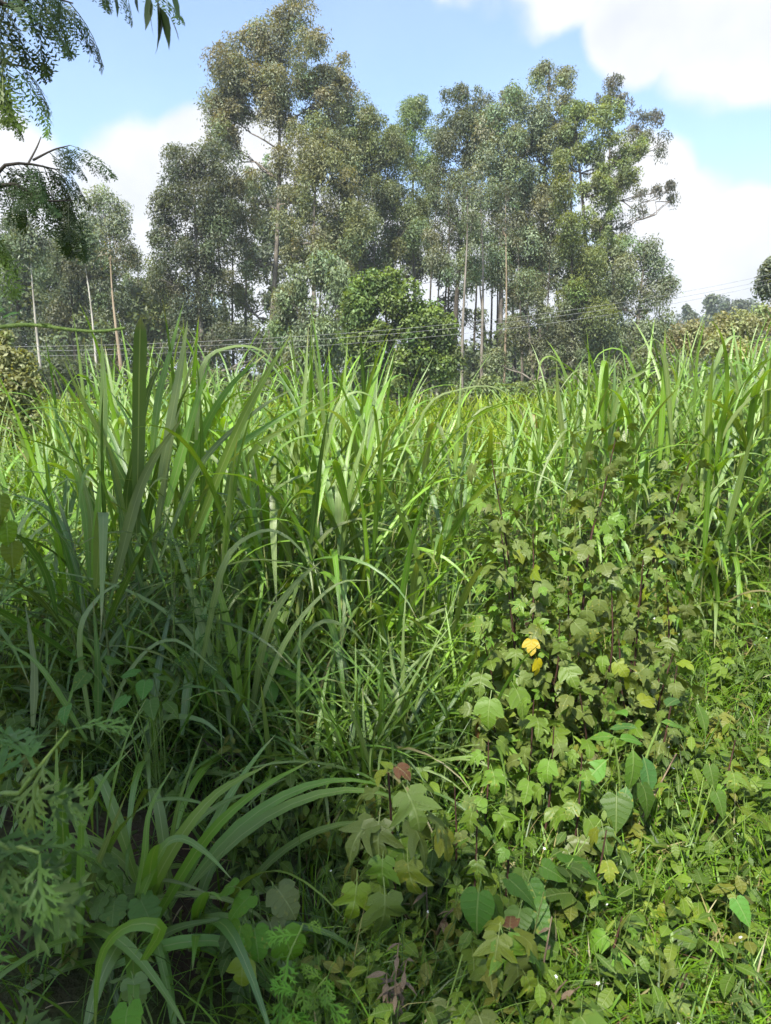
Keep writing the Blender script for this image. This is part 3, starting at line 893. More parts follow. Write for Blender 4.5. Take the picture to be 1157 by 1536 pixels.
bush('bush', 'rounded yellow green bush at the left edge above the grass', 10, 13,
     [(5, 515, 34, 22), (15, 545, 42, 32), (10, 590, 56, 36), (38, 580, 30, 32), (0, 640, 60, 36), (45, 625, 30, 32)],
     (0.12, 0.15, 0.045), (0.19, 0.21, 0.06), (.085, .042), .2, 150, 1.3)
bush('bush', 'pale olive thicket bush on the right skyline under the far hill', 1120, 26,
     [(1105, 490, 40, 20), (1140, 478, 40, 24), (1075, 505, 35, 22), (1170, 490, 40, 30), (1120, 520, 60, 28)],
     (0.15, 0.165, 0.065), (0.22, 0.22, 0.09), (.13, .055), .32, 120)
bush('bush', 'brown-tinged twiggy bush beside the olive thicket on the skyline', 1040, 27,
     [(1040, 500, 28, 18), (1020, 512, 26, 20), (1060, 520, 35, 22)],
     (0.14, 0.15, 0.06), (0.22, 0.19, 0.10), (.12, .05), .3, 110)
bush('bush', 'bright leafy bush at the foot of the slim trunks right of centre', 745, 33,
     [(735, 585, 40, 20), (775, 590, 36, 18), (705, 600, 30, 16), (810, 590, 32, 20)],
     (0.08, 0.12, 0.035), (0.15, 0.19, 0.045), (.16, .08), .36, 120)
bush('bush', 'dark shrubby undergrowth bush below the willowy grey tree', 430, 34,
     [(420, 585, 45, 25), (370, 585, 40, 25), (470, 590, 40, 22), (330, 580, 35, 25)],
     (0.07, 0.10, 0.035), (0.12, 0.15, 0.045), (.17, .08), .4, 110)
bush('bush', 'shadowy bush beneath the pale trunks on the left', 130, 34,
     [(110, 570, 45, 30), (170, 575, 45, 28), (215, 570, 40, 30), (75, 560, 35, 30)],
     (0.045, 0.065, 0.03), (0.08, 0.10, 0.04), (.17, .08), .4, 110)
bush('bush', 'grey green bush at the right end of the grove behind the tall grass', 900, 36,
     [(880, 575, 45, 25), (930, 565, 45, 30), (985, 555, 45, 28), (840, 585, 35, 20)],
     (0.075, 0.105, 0.04), (0.13, 0.155, 0.055), (.17, .08), .4, 110)

# thicket that closes the foot of the grove, and the wood on the far ridge
def thicket():
    J = Join()
    n = 900
    x = rng.uniform(-28, 19, n); y = rng.uniform(42, 62, n)
    z = rng.random(n) ** 1.3 * np.interp(x, [-28, -8, 0, 4, 8, 19], [6.5, 5.0, 3.0, 2.6, 4.0, 4.0]) + gz(x, y)
    leaf_cloud(J, np.stack([x, y, z], 1), .55 + .5 * rng.random(n), 70, (0.06, 0.085, 0.036), .3, .13, .5, tip=(0.10, 0.125, 0.045))
    tag(obj('undergrowth', J.mesh('undergrowth', 'crown', False)), 'dark leafy undergrowth along the foot of the grove', 'undergrowth', kind='stuff')
thicket()

def far_wood():
    J = Join()
    m = (HZ > 3)
    px, py, pz = HX[m], HY[m], HZ[m]
    k = rng.integers(0, len(px), 800)
    C = np.stack([px[k] + rng.uniform(-3, 3, len(k)), py[k] + rng.uniform(-3, 3, len(k)), pz[k] + rng.uniform(.5, 4.5, len(k))], 1)
    C = C[C[:, 1] < 300]
    leaf_cloud(J, C, 1.6 + 1.6 * rng.random(len(C)), 55, (0.055, 0.08, 0.04), 1.3, .7, .3)
    tag(obj('far_wood', J.mesh('far_wood', 'crown', False)), 'bluish wood covering the distant hill', 'wood', kind='stuff')
far_wood()
for lab, bpx, Y, bl in (('dark pointed conifer-like tree standing out on the distant hill', 1066, 150, [(1066, 452, 5, 8), (1066, 464, 9, 10), (1066, 478, 14, 10), (1066, 492, 17, 10)]),
                    ('round tree on the distant hill right of the pointed one', 1100, 160, [(1090, 462, 12, 9), (1108, 460, 14, 9), (1100, 475, 20, 10)]),
                    ('small tree on the distant hill left of the pointed one', 1032, 155, [(1030, 466, 9, 8), (1040, 474, 12, 8)])):
    tree('hill_tree', lab, bpx, Y, bl, (0.055, 0.08, 0.04), .35, 'bark_dark', leaf=(.7, .35), puff=1.1, nlf=90, tip=None, dens=1.5)

# ------------------------------------------------------------------ power lines
def wire(label, a, b, sag):
    A, B = P(*a), P(*b)
    d = B - A
    t = np.linspace(-.45, 1.3, 40)
    p = A + d * t[:, None]
    p[:, 2] += sag * ((t - .5) ** 2 - .25)
    V, F = tube(p, np.full(len(t), .0048), 5)
    c = p.mean(0)
    tag(obj('power_line', make_mesh('power_line', V - c, F, 'wire'), None, c), label, 'power line', 'power lines')
wire('uppermost of the sagging power lines crossing before the grove', (40, 520, 17), (980, 446, 25), 1.2)
wire('middle of the sagging power lines crossing before the grove', (40, 527, 17.6), (980, 453, 25.6), 1.2)
wire('lowest of the sagging power lines crossing before the grove', (40, 534, 17), (980, 461, 25), 1.3)

# ------------------------------------------------------------------ tall elephant grass
def colour_blade(tm, col):
    V, F, U = tm
    c = np.tile(np.asarray(col, float), (len(V), 1))
    return make_mesh('blade', V, F, 'blade', c, U)
NAP = (0.125, 0.235, 0.036)
NAP_FRESH = (0.165, 0.29, 0.038)
NAP_DARK = (0.062, 0.135, 0.022)
NAP_DRY = (0.24, 0.21, 0.10)
NAP_SHEEN = (0.17, 0.245, 0.075)  # pale grey base colour paints the sky sheen of upper blade faces
BM = {(k, c): [colour_blade(t, col) for t in BL[k]] for k in BL for c, col in (('grey', NAP_SHEEN), ('mid', NAP), ('fresh', NAP_FRESH), ('dark', NAP_DARK), ('dry', NAP_DRY))}
CANE = None
def cane_mesh():
    J = Join()
    z = np.linspace(0, 1, 9)
    V, F = tube(np.stack([.015 * np.sin(z * 2), 0 * z, z], 1), np.linspace(1, .45, 9), 6)
    J.add(V, F)
    return J.mesh('cane', 'cane')
CANE = cane_mesh()
CL = {}

def shoot(az0, lean, h, nl, L, W, erect=.35):
    """One grass shoot -> stem tip and list of (kind, point on stem, az, tilt, L, W)."""
    out = []
    a = az0 + random.uniform(0, 6.28)
    for i in range(nl):
        f = (i + .5) / nl
        r = h * (.12 + .88 * f)
        ll = lean * (r / max(h, .01)) ** 1.4
        p = (math.cos(az0) * math.sin(ll) * r, math.sin(az0) * math.sin(ll) * r, r * math.cos(ll))
        if f > 1 - erect:
            kind = random.choices(['erect', 'arch', 'kink'], [.32, .50, .18])[0]; tilt = random.uniform(.03, .38)
        elif f > .4:
            kind = random.choices(['erect', 'arch', 'droop', 'kink'], [.06, .46, .42, .06])[0]; tilt = random.uniform(.12, .6)
        else:
            kind = random.choices(['arch', 'droop', 'erect'], [.4, .55, .05])[0]; tilt = random.uniform(.25, .85)
        a += math.pi + random.uniform(-.7, .7)
        # blades bend with the lean of their shoot
        dx = math.cos(a) * math.sin(tilt) + math.cos(az0) * math.sin(lean) * .8
        dy = math.sin(a) * math.sin(tilt) + math.sin(az0) * math.sin(lean) * .8
        az = math.atan2(dy, dx); tl = math.asin(min(.95, math.hypot(dx, dy)))
        out.append((kind, p, az, tl, L * random.uniform(.65, 1.12), W * random.uniform(.7, 1.2)))
    return out

def grass_clump(label, x, y, shoots, pal='mid', group='tall grass clumps', extra=()):
    """A clump as a thing: canes and single blades. shoots: (dx, dy, az, lean, stem height, leaves, blade length, width)."""
    g = float(gz(x, y))
    root = thing('elephant_grass', label, 'grass clump', (x, y, g), group)
    for (dx, dy, az, lean, h, nl, L, W) in shoots:
        s = obj('cane', CANE, root, (dx, dy, -.03), (0, lean * .55, az), (.008, .008, max(h * .85, .08)))
        for (kind, p, a, tl, l, w) in shoot(az, lean, h, nl, L, W):
            c = random.choices([pal, 'mid', 'fresh', 'dark', 'dry', 'grey'], [.48, .16, .1, .09, .015, .155])[0]
            if c == 'dry' and kind != 'droop':
                c = 'mid'
            obj('blade', random.choice(BM[(kind, c)]), root, (dx + p[0], dy + p[1], p[2]), (random.uniform(-.12, .12), tl, a), (l, w, l))
    for (kind, c, p, a, tl, l, w) in extra:
        obj('blade', random.choice(BM[(kind, c)]), root, p, (random.uniform(-.1, .1), tl, a), (l, w, l))
    return root

def fan(n, spread, h, nl, L, W, lean=(.03, .4), bias=None):
    s = []
    for i in range(n):
        a = random.uniform(0, 6.28) if bias is None else bias + random.gauss(0, .9)
        d = random.uniform(.1, 1) ** .7 * spread
        le = lean[0] + (lean[1] - lean[0]) * (d / spread) * random.uniform(.6, 1.1)
        s.append((math.cos(a) * d, math.sin(a) * d, a, le, h * random.uniform(.7, 1.1), nl + random.randint(-1, 1), L * random.uniform(.85, 1.1), W))
    return s

# (px of base, depth, label, shoots ...)
def at_px(px, Y):
    return (px - 578.5) / FPX * Y * 1.0 / (math.cos(PITCH) + 0.0)

CL['left'] = grass_clump('biggest broad-bladed grass clump with dark upright blades on the left', -1.15, 3.35,
            fan(9, .3, .88, 6, .95, 1.0, (.03, .3)), 'dark')
CL['lean'] = grass_clump('grass clump with blades leaning right beside the biggest clump', -.72, 3.7, fan(9, .35, .9, 6, .9, 1.15, (.05, .5), .3), 'mid')
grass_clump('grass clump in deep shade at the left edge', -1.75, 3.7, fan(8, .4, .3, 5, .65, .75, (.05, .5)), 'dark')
CL['spear'] = grass_clump('grass clump with tall spear-like blades left of centre', -.36, 4.3, fan(9, .32, 1.0, 6, .95, 1.1, (.02, .3)), 'fresh')
CL['upright'] = grass_clump('bright upright grass clump below the vine-covered bush', -.08, 4.5, fan(9, .35, .95, 6, .95, 1.05, (.02, .34)), 'fresh')
CL['fan'] = grass_clump('low fan of arching bright blades in the middle distance left of the lobed shrub', -.58, 2.95, fan(6, .18, .26, 4, .85, 1.0, (.08, .6)), 'fresh')
CL['small'] = grass_clump('small arching grass clump left of the bright fan', -.98, 2.75, fan(5, .2, .25, 4, .8, .95, (.1, .6)), 'dark')
CL['low'] = grass_clump('wide-bladed grass clump arching over bare dark soil at lower left', -.62, 1.95, fan(7, .16, .14, 4, .72, 1.05, (.1, .75)), 'mid',
            extra=[('droop', 'mid', (.1, -.1, .15), -.5, .75, .62, 1.5), ('arch', 'mid', (.05, 0, .15), .25, .5, .8, 1.5), ('arch', 'mid', (.05, .02, .15), .45, .55, .75, 1.4), ('droop', 'mid', (.0, -.08, .12), -1.7, .35, .5, 1.7)])
CL['tuft'] = grass_clump('tight upright grass tuft at the lower left edge', -.84, 1.95, fan(5, .08, .18, 3, .72, 1.0, (.02, .22)), 'mid')
CL['soft'] = grass_clump('soft arching grass clump before the lobed shrub left side', .02, 3.9, fan(9, .4, .5, 6, .8, .85, (.05, .5)), 'mid')
CL['cross'] = grass_clump('grass clump with long crossing blades at the centre of the picture', -.3, 3.6, fan(8, .35, .45, 5, .82, .85, (.08, .55)), 'mid')
grass_clump('grass clump behind the tallest cane of the lobed shrub', 1.35, 5.6, fan(10, .45, 1.0, 7, .85, 1.0, (.03, .4)), 'fresh')
CL['folded'] = grass_clump('tall grass clump with folded-over blade tips right of centre', 1.9, 5.9, fan(12, .5, 1.3, 7, .9, 1.1, (.03, .38)), 'fresh')
CL['tallest'] = grass_clump('tallest bright grass clump on the right under the far hill', 2.3, 5.7, fan(12, .5, 1.3, 7, .95, 1.15, (.03, .36)), 'fresh')
CL['edge'] = grass_clump('dense grass clump at the right edge of the tall stand', 2.85, 5.9, fan(12, .5, 1.35, 7, .9, 1.1, (.04, .4)), 'mid')
grass_clump('arching grass clump spilling forward at the right edge', 2.75, 5.0, fan(10, .5, .75, 6, .85, .9, (.05, .6)), 'mid')
CL['spill'] = grass_clump('arching grass clump spilling forward below the tallest bright clump', 2.1, 5.0, fan(10, .5, .7, 6, .82, .9, (.05, .6)), 'mid')
grass_clump('low arching grass clump to the right of the lobed shrub', 1.75, 4.3, fan(8, .4, .35, 5, .7, .8, (.1, .65)), 'mid')

# blades that stand out one by one, each along its own curve
def ribbon(root, pts, w, col, up=False, blunt=False):
    n = 14
    w *= random.uniform(.62, .88)
    p = curve_pts([P(*q) for q in pts], n)
    o = np.array(root.location)
    t = np.gradient(p, axis=0); t /= np.linalg.norm(t, axis=1)[:, None]
    nr = np.array([random.uniform(-.35, .35), -.45, .9]) if up else np.array([random.uniform(-.7, .7), -1, .15])
    nr = np.tile(nr, (n, 1)) + np.linspace(-.3, .3, n)[:, None] * np.array([random.uniform(-1, 1), 0, random.uniform(-.5, .5)])
    sd = np.cross(t, nr); sd /= np.linalg.norm(sd, axis=1)[:, None]
    nn = np.cross(sd, t)
    s = np.linspace(0, 1, n)
    ww = w * np.clip(.4 + 2.2 * s, 0, 1) ** .8 * (np.clip((1 - s) / (.10 if blunt else .7), 0, 1) ** .75)
    ww[-1] = .001
    V, U = [], []
    for i in range(n):
        for u in (-1, 0, 1):
            V.append(p[i] + sd[i] * u * ww[i] / 2 + nn[i] * abs(u) * ww[i] * .10 - o)
            U.append(((u + 1) / 2, s[i]))
    F = [(i * 3 + j, i * 3 + j + 1, (i + 1) * 3 + j + 1, (i + 1) * 3 + j) for i in range(n - 1) for j in range(2)]
    obj('blade', make_mesh('blade', np.array(V), np.array(F), 'blade', np.tile(np.asarray(col, float), (len(V), 1)), np.array(U)), root)
def rib(root, Y, rows):
    for pts, w, col, *f in rows:
        d = random.uniform(-.12, .12); e = random.uniform(-.15, .15)
        ribbon(root, [(q[0], q[1], Y + d + e * i / len(pts)) for i, q in enumerate(pts)], w, col, 'up' in f, 'blunt' in f)
D_, N_, F_, G_ = NAP_DARK, NAP, NAP_FRESH, NAP_SHEEN
rib(CL['left'], 3.2, [
    ([(205, 800), (208, 640), (209, 560), (211, 474)], .075, D_, 'blunt'), ([(225, 720), (238, 600), (258, 520), (276, 452)], .05, N_), ([(235, 860), (205, 760), (150, 650), (95, 540)], .052, D_),
    ([(190, 780), (165, 680), (120, 590), (95, 535)], .05, G_), ([(150, 720), (156, 600), (152, 505)], .05, G_), ([(240, 720), (270, 560), (282, 480)], .052, G_), ([(270, 790), (300, 660), (345, 580), (400, 530)], .055, N_),
    ([(285, 820), (350, 660), (395, 570), (438, 500)], .06, N_), ([(240, 840), (300, 700), (380, 620), (445, 580)], .045, D_), ([(170, 880), (215, 720), (278, 620)], .07, G_), ([(135, 870), (128, 770), (105, 690), (50, 660)], .05, N_),
    ([(140, 860), (135, 760), (105, 665)], .05, F_), ([(140, 870), (148, 760), (160, 660)], .05, F_), ([(120, 870), (80, 770), (0, 735)], .045, D_, 'up'), ([(295, 660), (305, 550), (345, 522), (390, 525), (425, 560)], .045, G_, 'up'),
    ([(195, 860), (190, 760), (200, 690), (232, 560)], .05, D_), ([(215, 880), (195, 820), (180, 760), (150, 620)], .05, D_), ([(300, 800), (340, 690), (400, 640), (470, 600)], .045, N_), ([(250, 760), (285, 640), (318, 530)], .05, N_),
    ([(225, 860), (245, 740), (262, 640), (300, 500)], .045, G_), ([(200, 780), (200, 700), (222, 590), (245, 540)], .05, D_)])
rib(CL['lean'], 3.6, [([(330, 800), (370, 690), (430, 640), (520, 590)], .045, G_), ([(350, 800), (400, 700), (440, 660), (500, 650)], .04, N_, 'up'), ([(330, 780), (365, 640), (388, 560)], .05, G_), ([(320, 820), (420, 730), (500, 700)], .04, G_, 'up')])
rib(CL['spear'], 4.2, [([(440, 760), (455, 620), (463, 488)], .05, G_), ([(500, 760), (482, 600), (465, 490)], .042, G_), ([(430, 780), (420, 680), (385, 600), (350, 590)], .035, N_, 'up'), ([(470, 820), (490, 650), (520, 595), (552, 592), (575, 620)], .042, G_, 'up'),
    ([(455, 800), (440, 690), (400, 640), (360, 650)], .035, G_, 'up')])
rib(CL['upright'], 4.3, [([(515, 720), (516, 600), (522, 510)], .045, F_), ([(502, 720), (498, 600), (493, 520)], .045, F_), ([(530, 760), (550, 620), (582, 508)], .06, F_), ([(600, 740), (612, 620), (650, 535)], .03, N_), ([(540, 800), (590, 690), (642, 600)], .04, F_),
    ([(680, 740), (688, 640), (692, 555)], .034, N_), ([(600, 720), (640, 612), (690, 585), (745, 582), (800, 620)], .03, G_, 'up'), ([(560, 760), (545, 640), (505, 575), (465, 600)], .036, G_, 'up'), ([(620, 760), (600, 650), (570, 610)], .036, N_), ([(690, 780), (700, 650), (735, 610), (775, 640)], .036, G_, 'up')])
rib(CL['fan'], 2.85, [([(370, 1120), (350, 980), (330, 890), (318, 865)], .05, F_), ([(368, 1120), (372, 980), (392, 880)], .045, F_), ([(362, 1120), (310, 960), (275, 850), (255, 790)], .04, G_), ([(372, 1110), (400, 950), (440, 880), (482, 842)], .05, G_),
    ([(355, 1110), (290, 960), (190, 885), (50, 850)], .036, G_, 'up'), ([(300, 1010), (335, 850), (385, 800), (430, 805), (480, 860)], .036, G_, 'up'), ([(380, 1110), (460, 950), (520, 940), (560, 985)], .034, G_, 'up'), ([(350, 1120), (330, 1000), (326, 900)], .04, N_), ([(375, 1100), (430, 960), (500, 880), (560, 870)], .034, G_, 'up')])
rib(CL['small'], 2.7, [([(140, 1110), (120, 960), (145, 900), (185, 870)], .034, G_), ([(50, 1090), (52, 1000), (38, 905)], .042, G_), ([(147, 1100), (147, 1000), (140, 900)], .036, D_), ([(150, 1110), (200, 1000), (260, 960), (330, 1010)], .034, G_, 'up'), ([(130, 1110), (60, 1000), (0, 960)], .034, N_, 'up'), ([(180, 1130), (240, 1080), (300, 1080), (340, 1110)], .036, G_, 'up')])
rib(CL['low'], 1.88, [([(185, 1430), (250, 1290), (320, 1195), (402, 1147)], .046, F_), ([(205, 1430), (300, 1270), (380, 1190), (468, 1140)], .04, N_), ([(180, 1430), (235, 1290), (268, 1258), (310, 1280), (347, 1318)], .034, N_, 'up'),
    ([(200, 1440), (260, 1395), (350, 1375)], .036, N_, 'up'), ([(210, 1440), (250, 1300), (270, 1200), (305, 1100)], .036, N_), ([(190, 1430), (215, 1300), (225, 1215), (260, 1150)], .03, N_)])
rib(CL['low'], 1.62, [([(215, 1440), (240, 1392), (190, 1390), (150, 1440), (142, 1560)], .05, N_), ([(170, 1450), (250, 1418), (330, 1412), (385, 1435), (425, 1490)], .05, N_, 'up')])
rib(CL['tuft'], 1.85, [([(88, 1430), (87, 1250), (85, 1090)], .044, G_), ([(120, 1420), (122, 1280), (124, 1125)], .036, N_), ([(95, 1430), (145, 1300), (190, 1190)], .032, G_), ([(85, 1430), (60, 1300), (10, 1200)], .032, D_), ([(100, 1430), (110, 1300), (150, 1180), (200, 1120)], .03, N_), ([(60, 1480), (20, 1440), (-20, 1450)], .03, N_, 'up')])
rib(CL['soft'], 3.8, [([(540, 1000), (545, 900), (548, 815)], .03, G_), ([(600, 980), (585, 850), (560, 800), (500, 790)], .03, G_, 'up'), ([(560, 980), (600, 900), (640, 880), (690, 890)], .03, G_, 'up'), ([(610, 960), (630, 850), (605, 760)], .034, G_), ([(640, 960), (650, 840), (640, 760)], .03, F_)])
rib(CL['cross'], 3.5, [([(480, 980), (500, 850), (550, 795), (600, 800)], .034, G_, 'up'), ([(430, 1000), (470, 830), (530, 780), (590, 790)], .034, G_, 'up'), ([(500, 1000), (490, 900), (440, 850), (380, 860)], .03, G_, 'up'), ([(470, 1000), (520, 920), (570, 905), (610, 925)], .032, G_, 'up')])
rib(CL['folded'], 5.6, [([(905, 700), (930, 585), (960, 560), (990, 545)], .05, G_), ([(985, 680), (962, 590), (935, 528), (900, 530), (880, 570)], .042, F_, 'up'), ([(870, 680), (850, 570), (832, 537), (812, 542), (805, 580)], .042, F_, 'up'), ([(880, 660), (884, 560), (880, 490)], .03, F_), ([(850, 700), (838, 600), (835, 540)], .045, G_), ([(930, 700), (905, 600), (870, 555), (835, 590)], .04, G_, 'up')])
rib(CL['tallest'], 5.4, [([(1000, 700), (1008, 610), (1035, 520)], .065, F_), ([(1040, 640), (1045, 540), (1058, 478)], .05, F_), ([(990, 690), (995, 590), (998, 490)], .06, F_), ([(1010, 690), (1000, 560), (985, 510), (950, 530)], .045, G_, 'up'), ([(1050, 660), (1080, 530), (1110, 505), (1130, 540)], .04, G_, 'up'), ([(1020, 640), (1060, 570), (1110, 530)], .04, N_)])
rib(CL['edge'], 5.6, [([(1140, 680), (1150, 580), (1160, 490)], .06, N_), ([(1120, 680), (1100, 560), (1070, 510), (1040, 540)], .045, G_, 'up'), ([(1100, 720), (1130, 610), (1170, 570)], .045, N_)])
rib(CL['spill'], 4.9, [([(1060, 800), (1090, 700), (1130, 680), (1175, 700)], .036, G_, 'up'), ([(1050, 820), (1070, 740), (1110, 715), (1157, 730)], .036, G_, 'up'), ([(1090, 860), (1060, 800), (1010, 780), (970, 800)], .034, G_, 'up'), ([(1100, 880), (1120, 850), (1157, 850)], .034, G_, 'up')])

# the rest of the stand, too dense to count
TOPS = np.array([(-400, 660), (0, 670), (70, 640), (110, 570), (180, 520), (300, 530), (400, 540), (470, 520), (560, 530), (615, 590), (680, 650), (770, 640), (810, 560), (880, 545), (960, 520), (1040, 505), (1157, 500), (1600, 500)], float)
FRONT = np.array([(-400, 3.2), (150, 3.2), (300, 3.2), (600, 3.4), (690, 3.8), (760, 4.8), (1000, 5.3), (1600, 5.0)], float)
def stand():
    J = Join(); JC = Join()
    groups = {}
    n = 0
    while n < 640:
        y = random.uniform(3.2, 10.5)
        x = random.uniform(-.72, .72) * y
        px = 578.5 + FPX * x / y
        if y < np.interp(px, FRONT[:, 0], FRONT[:, 1]):
            continue
        if 600 < px < 800 and random.random() < .4 and y > 6:
            continue
        if 380 < px < 480 and random.random() < .5 and y > 5:
            continue
        if y > 7 and random.random() < .45:
            continue
        n += 1
        ty = np.interp(px, TOPS[:, 0], TOPS[:, 1]) + abs(random.gauss(0, 45)) - 15 + (60 if y < 3.9 else 20 if y < 4.5 else 0)
        g = float(gz(x, y))
        top = float(np.clip(P(px, ty, y)[2] - g, .75, 2.5))
        L = random.uniform(.7, 1.0) * min(1, .45 + top * .33)
        h = max(.12, top - L * .62)
        az = random.uniform(0, 6.28); lean = random.uniform(.02, .38)
        if y < 9:
            t = np.linspace(0, 1, 6)
            ll = lean * .55
            V, F = tube(np.stack([x + math.cos(az) * math.sin(ll) * h * t, y + math.sin(az) * math.sin(ll) * h * t, g - .02 + h * .9 * t], 1), np.linspace(.008, .004, 6), 4)
            JC.add(V, F)
        for (kind, p, a, tl, l, w) in shoot(az, lean, h, random.randint(7, 10) + int(h * 3), L * 1.12, random.uniform(.5, .92)):
            groups.setdefault((kind, random.randrange(6)), []).append((x + p[0], y + p[1], g + p[2], a, tl, l, w))
    for (kind, q), rows in groups.items():
        A = np.array(rows)
        m = len(A)
        base = np.array([NAP, NAP_FRESH, NAP_DARK, NAP_DRY, NAP_SHEEN])[rng.choice(5, m, p=[.34, .27, .12, .01, .26])]
        col = base * np.clip(1 + .2 * rng.standard_normal((m, 1)), .5, 1.6)
        scatter(J, BL[kind][q], A[:, :3], A[:, 3], A[:, 4], rng.uniform(-.15, .15, m), np.stack([A[:, 5], A[:, 6], A[:, 5]], 1), col)
    tag(obj('tall_grass', J.mesh('tall_grass', 'blade')), 'tall green stand of long-bladed grass filling the middle ground', 'grass', kind='stuff')
    tag(obj('grass_stalks', JC.mesh('grass_stalks', 'cane')), 'thin upright stalks inside the tall grass stand', 'grass stalks', kind='stuff')
stand()

def fine_grass():
    J = Join()
    n = 1700
    y = rng.uniform(2.55, 3.9, n); px = rng.uniform(230, 735, n)
    keep = y > np.interp(px, [230, 400, 560, 735], [2.9, 2.75, 2.6, 2.9])
    y, px = y[keep], px[keep]
    tuft = np.stack([px, y], 1)[rng.integers(0, len(y), len(y) // 7)]
    t = tuft[rng.integers(0, len(tuft), len(y))]
    x = (t[:, 0] - 578.5) / FPX * t[:, 1] + .05 * rng.standard_normal(len(y)); y = t[:, 1] + .05 * rng.standard_normal(len(y))
    n = len(x)
    L = rng.uniform(.38, .8, n); z = gz(x, y) + rng.uniform(0, .12, n)
    base = np.array([NAP, NAP_FRESH, NAP_DARK, NAP_SHEEN, NAP_DRY])[rng.choice(5, n, p=[.36, .22, .2, .2, .02])] * np.clip(1 + .2 * rng.standard_normal((n, 1)), .5, 1.5)
    kinds = rng.choice(3, n, p=[.2, .5, .3]); q = rng.integers(0, 6, n)
    for kk, nm in enumerate(('erect', 'arch', 'droop')):
        for v in range(6):
            m = (kinds == kk) & (q == v)
            c = m.sum()
            scatter(J, BL[nm][v], np.stack([x, y, z], 1)[m], rng.uniform(0, 6.28, c), rng.uniform(.05, .6, c), rng.uniform(-.2, .2, c), np.stack([L, rng.uniform(.28, .6, n), L], 1)[m], base[m])
    tag(obj('fine_grass', J.mesh('fine_grass', 'blade')), 'finer arching grass at the front of the tall stand', 'grass', kind='stuff')
fine_grass()

# ------------------------------------------------------------------ meadow and ground cover
THIN = [blade_template(random.uniform(0, .2), random.uniform(.4, 2.2), random.uniform(1, 2), None, random.uniform(-.5, .5), 5, .03, 0, 1) for q in range(8)]
def meadow():
    J = Join()
    n = 17000
    y = 9 + 33 * rng.random(n) ** 1.5
    x = rng.uniform(-.62, .62, n) * y
    z = gz(x, y)
    col = np.array([(0.21, 0.28, 0.04), (0.16, 0.25, 0.035), (0.21, 0.27, 0.05)])[rng.choice(3, n, p=[.5, .35, .15])] * np.clip(1 + .2 * rng.standard_normal((n, 1)), .5, 1.6)
    L = rng.uniform(.4, 1.0, n)
    k = rng.integers(0, 8, n)
    for q in range(8):
        m = k == q
        scatter(J, THIN[q], np.stack([x, y, z], 1)[m], rng.uniform(0, 6.28, m.sum()), rng.uniform(0, .5, m.sum()), rng.uniform(-.3, .3, m.sum()), np.stack([L, L * 1.5 * (y / 12) ** .5, L], 1)[m], col[m])
    tag(obj('meadow_grass', J.mesh('meadow_grass', 'thin')), 'sunlit yellow green meadow grass between the stand and the grove', 'grass', kind='stuff')
meadow()

def cover_region(n, f, ph=0.0):
    """n points in view near the camera, kept with probability f(px, y)."""
    y = 1.35 + 5.2 * rng.random(n) ** 1.1
    x = rng.uniform(-.62, .62, n) * y
    px = 578.5 + FPX * x / y
    patch = .62 + .38 * np.sin(3.1 * x + 1.7 * y + ph) * np.sin(2.7 * y - 1.3 * x + 2 * ph) + .25 * np.sin(7 * x + 5 * y + ph)
    keep = rng.random(n) < f(px, y, x) * np.clip(patch * 1.25, .12, 1)
    return x[keep], y[keep]

def short_grass():
    J = Join()
    def dens(px, y, x):
        d = np.interp(px, [-200, 250, 480, 620, 760, 900, 1200], [.20, .22, .42, .45, .45, .9, 1.0])
        d = d * (1 - .75 * ((px < 430) & (y < 2.6)))
        return d
    x, y = cover_region(80000, dens, 1.0)
    n = len(x)
    z = gz(x, y) - .01
    px = 578.5 + FPX * x / y
    right = np.clip((px - 700) / 300, 0, 1)
    L = rng.uniform(.10, .30, n) * (1 + .45 * (px < 700)) * np.clip(.75 + .1 * y, .8, 1.4)
    pal = np.array([(0.09, 0.17, 0.026), (0.12, 0.21, 0.03), (0.24, 0.22, 0.10), (0.06, 0.11, 0.025)])
    pick = np.where(rng.random(n) < .09 * right + .02, 2, np.where(rng.random(n) < .3 + .3 * right, 1, np.where(rng.random(n) < .55, 0, 3)))
    col = pal[pick] * np.clip(1 + .22 * rng.standard_normal((n, 1)), .5, 1.7)
    W = rng.uniform(.10, .24, n) * np.clip(.25 / np.maximum(L, .12), .7, 1.6) * 1.3
    k = rng.integers(0, 8, n)
    loc = np.stack([x, y, z + rng.random(n) * .05], 1)
    for q in range(8):
        m = k == q
        scatter(J, THIN[q], loc[m], rng.uniform(0, 6.28, m.sum()), rng.uniform(0, .75, m.sum()), rng.uniform(-.4, .4, m.sum()), np.stack([L, W, L], 1)[m], col[m])
    tag(obj('short_grass', J.mesh('short_grass', 'thin')), 'fine tangled short grass covering the near ground', 'grass', kind='stuff')
short_grass()

def litter():
    J = Join()
    x, y = cover_region(2300, lambda px, y, x: np.interp(px, [0, 500, 800, 1157], [.35, .5, .8, 1]))
    n = len(x)
    L = rng.uniform(.06, .22, n)
    col = np.array([(0.30, 0.24, 0.13), (0.20, 0.13, 0.07), (0.36, 0.32, 0.20)])[rng.integers(0, 3, n)] * np.clip(1 + .2 * rng.standard_normal((n, 1)), .5, 1.5)
    k = rng.integers(0, 8, n)
    loc = np.stack([x, y, gz(x, y) + rng.uniform(.01, .12, n)], 1)
    for q in range(8):
        m = k == q
        scatter(J, THIN[q], loc[m], rng.uniform(0, 6.28, m.sum()), rng.uniform(1.0, 1.8, m.sum()), rng.uniform(-.6, .6, m.sum()), np.stack([L, rng.uniform(.1, .22, n), L], 1)[m], col[m])
    tag(obj('dry_litter', J.mesh('dry_litter', 'thin')), 'dry straw litter lying through the short grass', 'litter', kind='stuff')
litter()

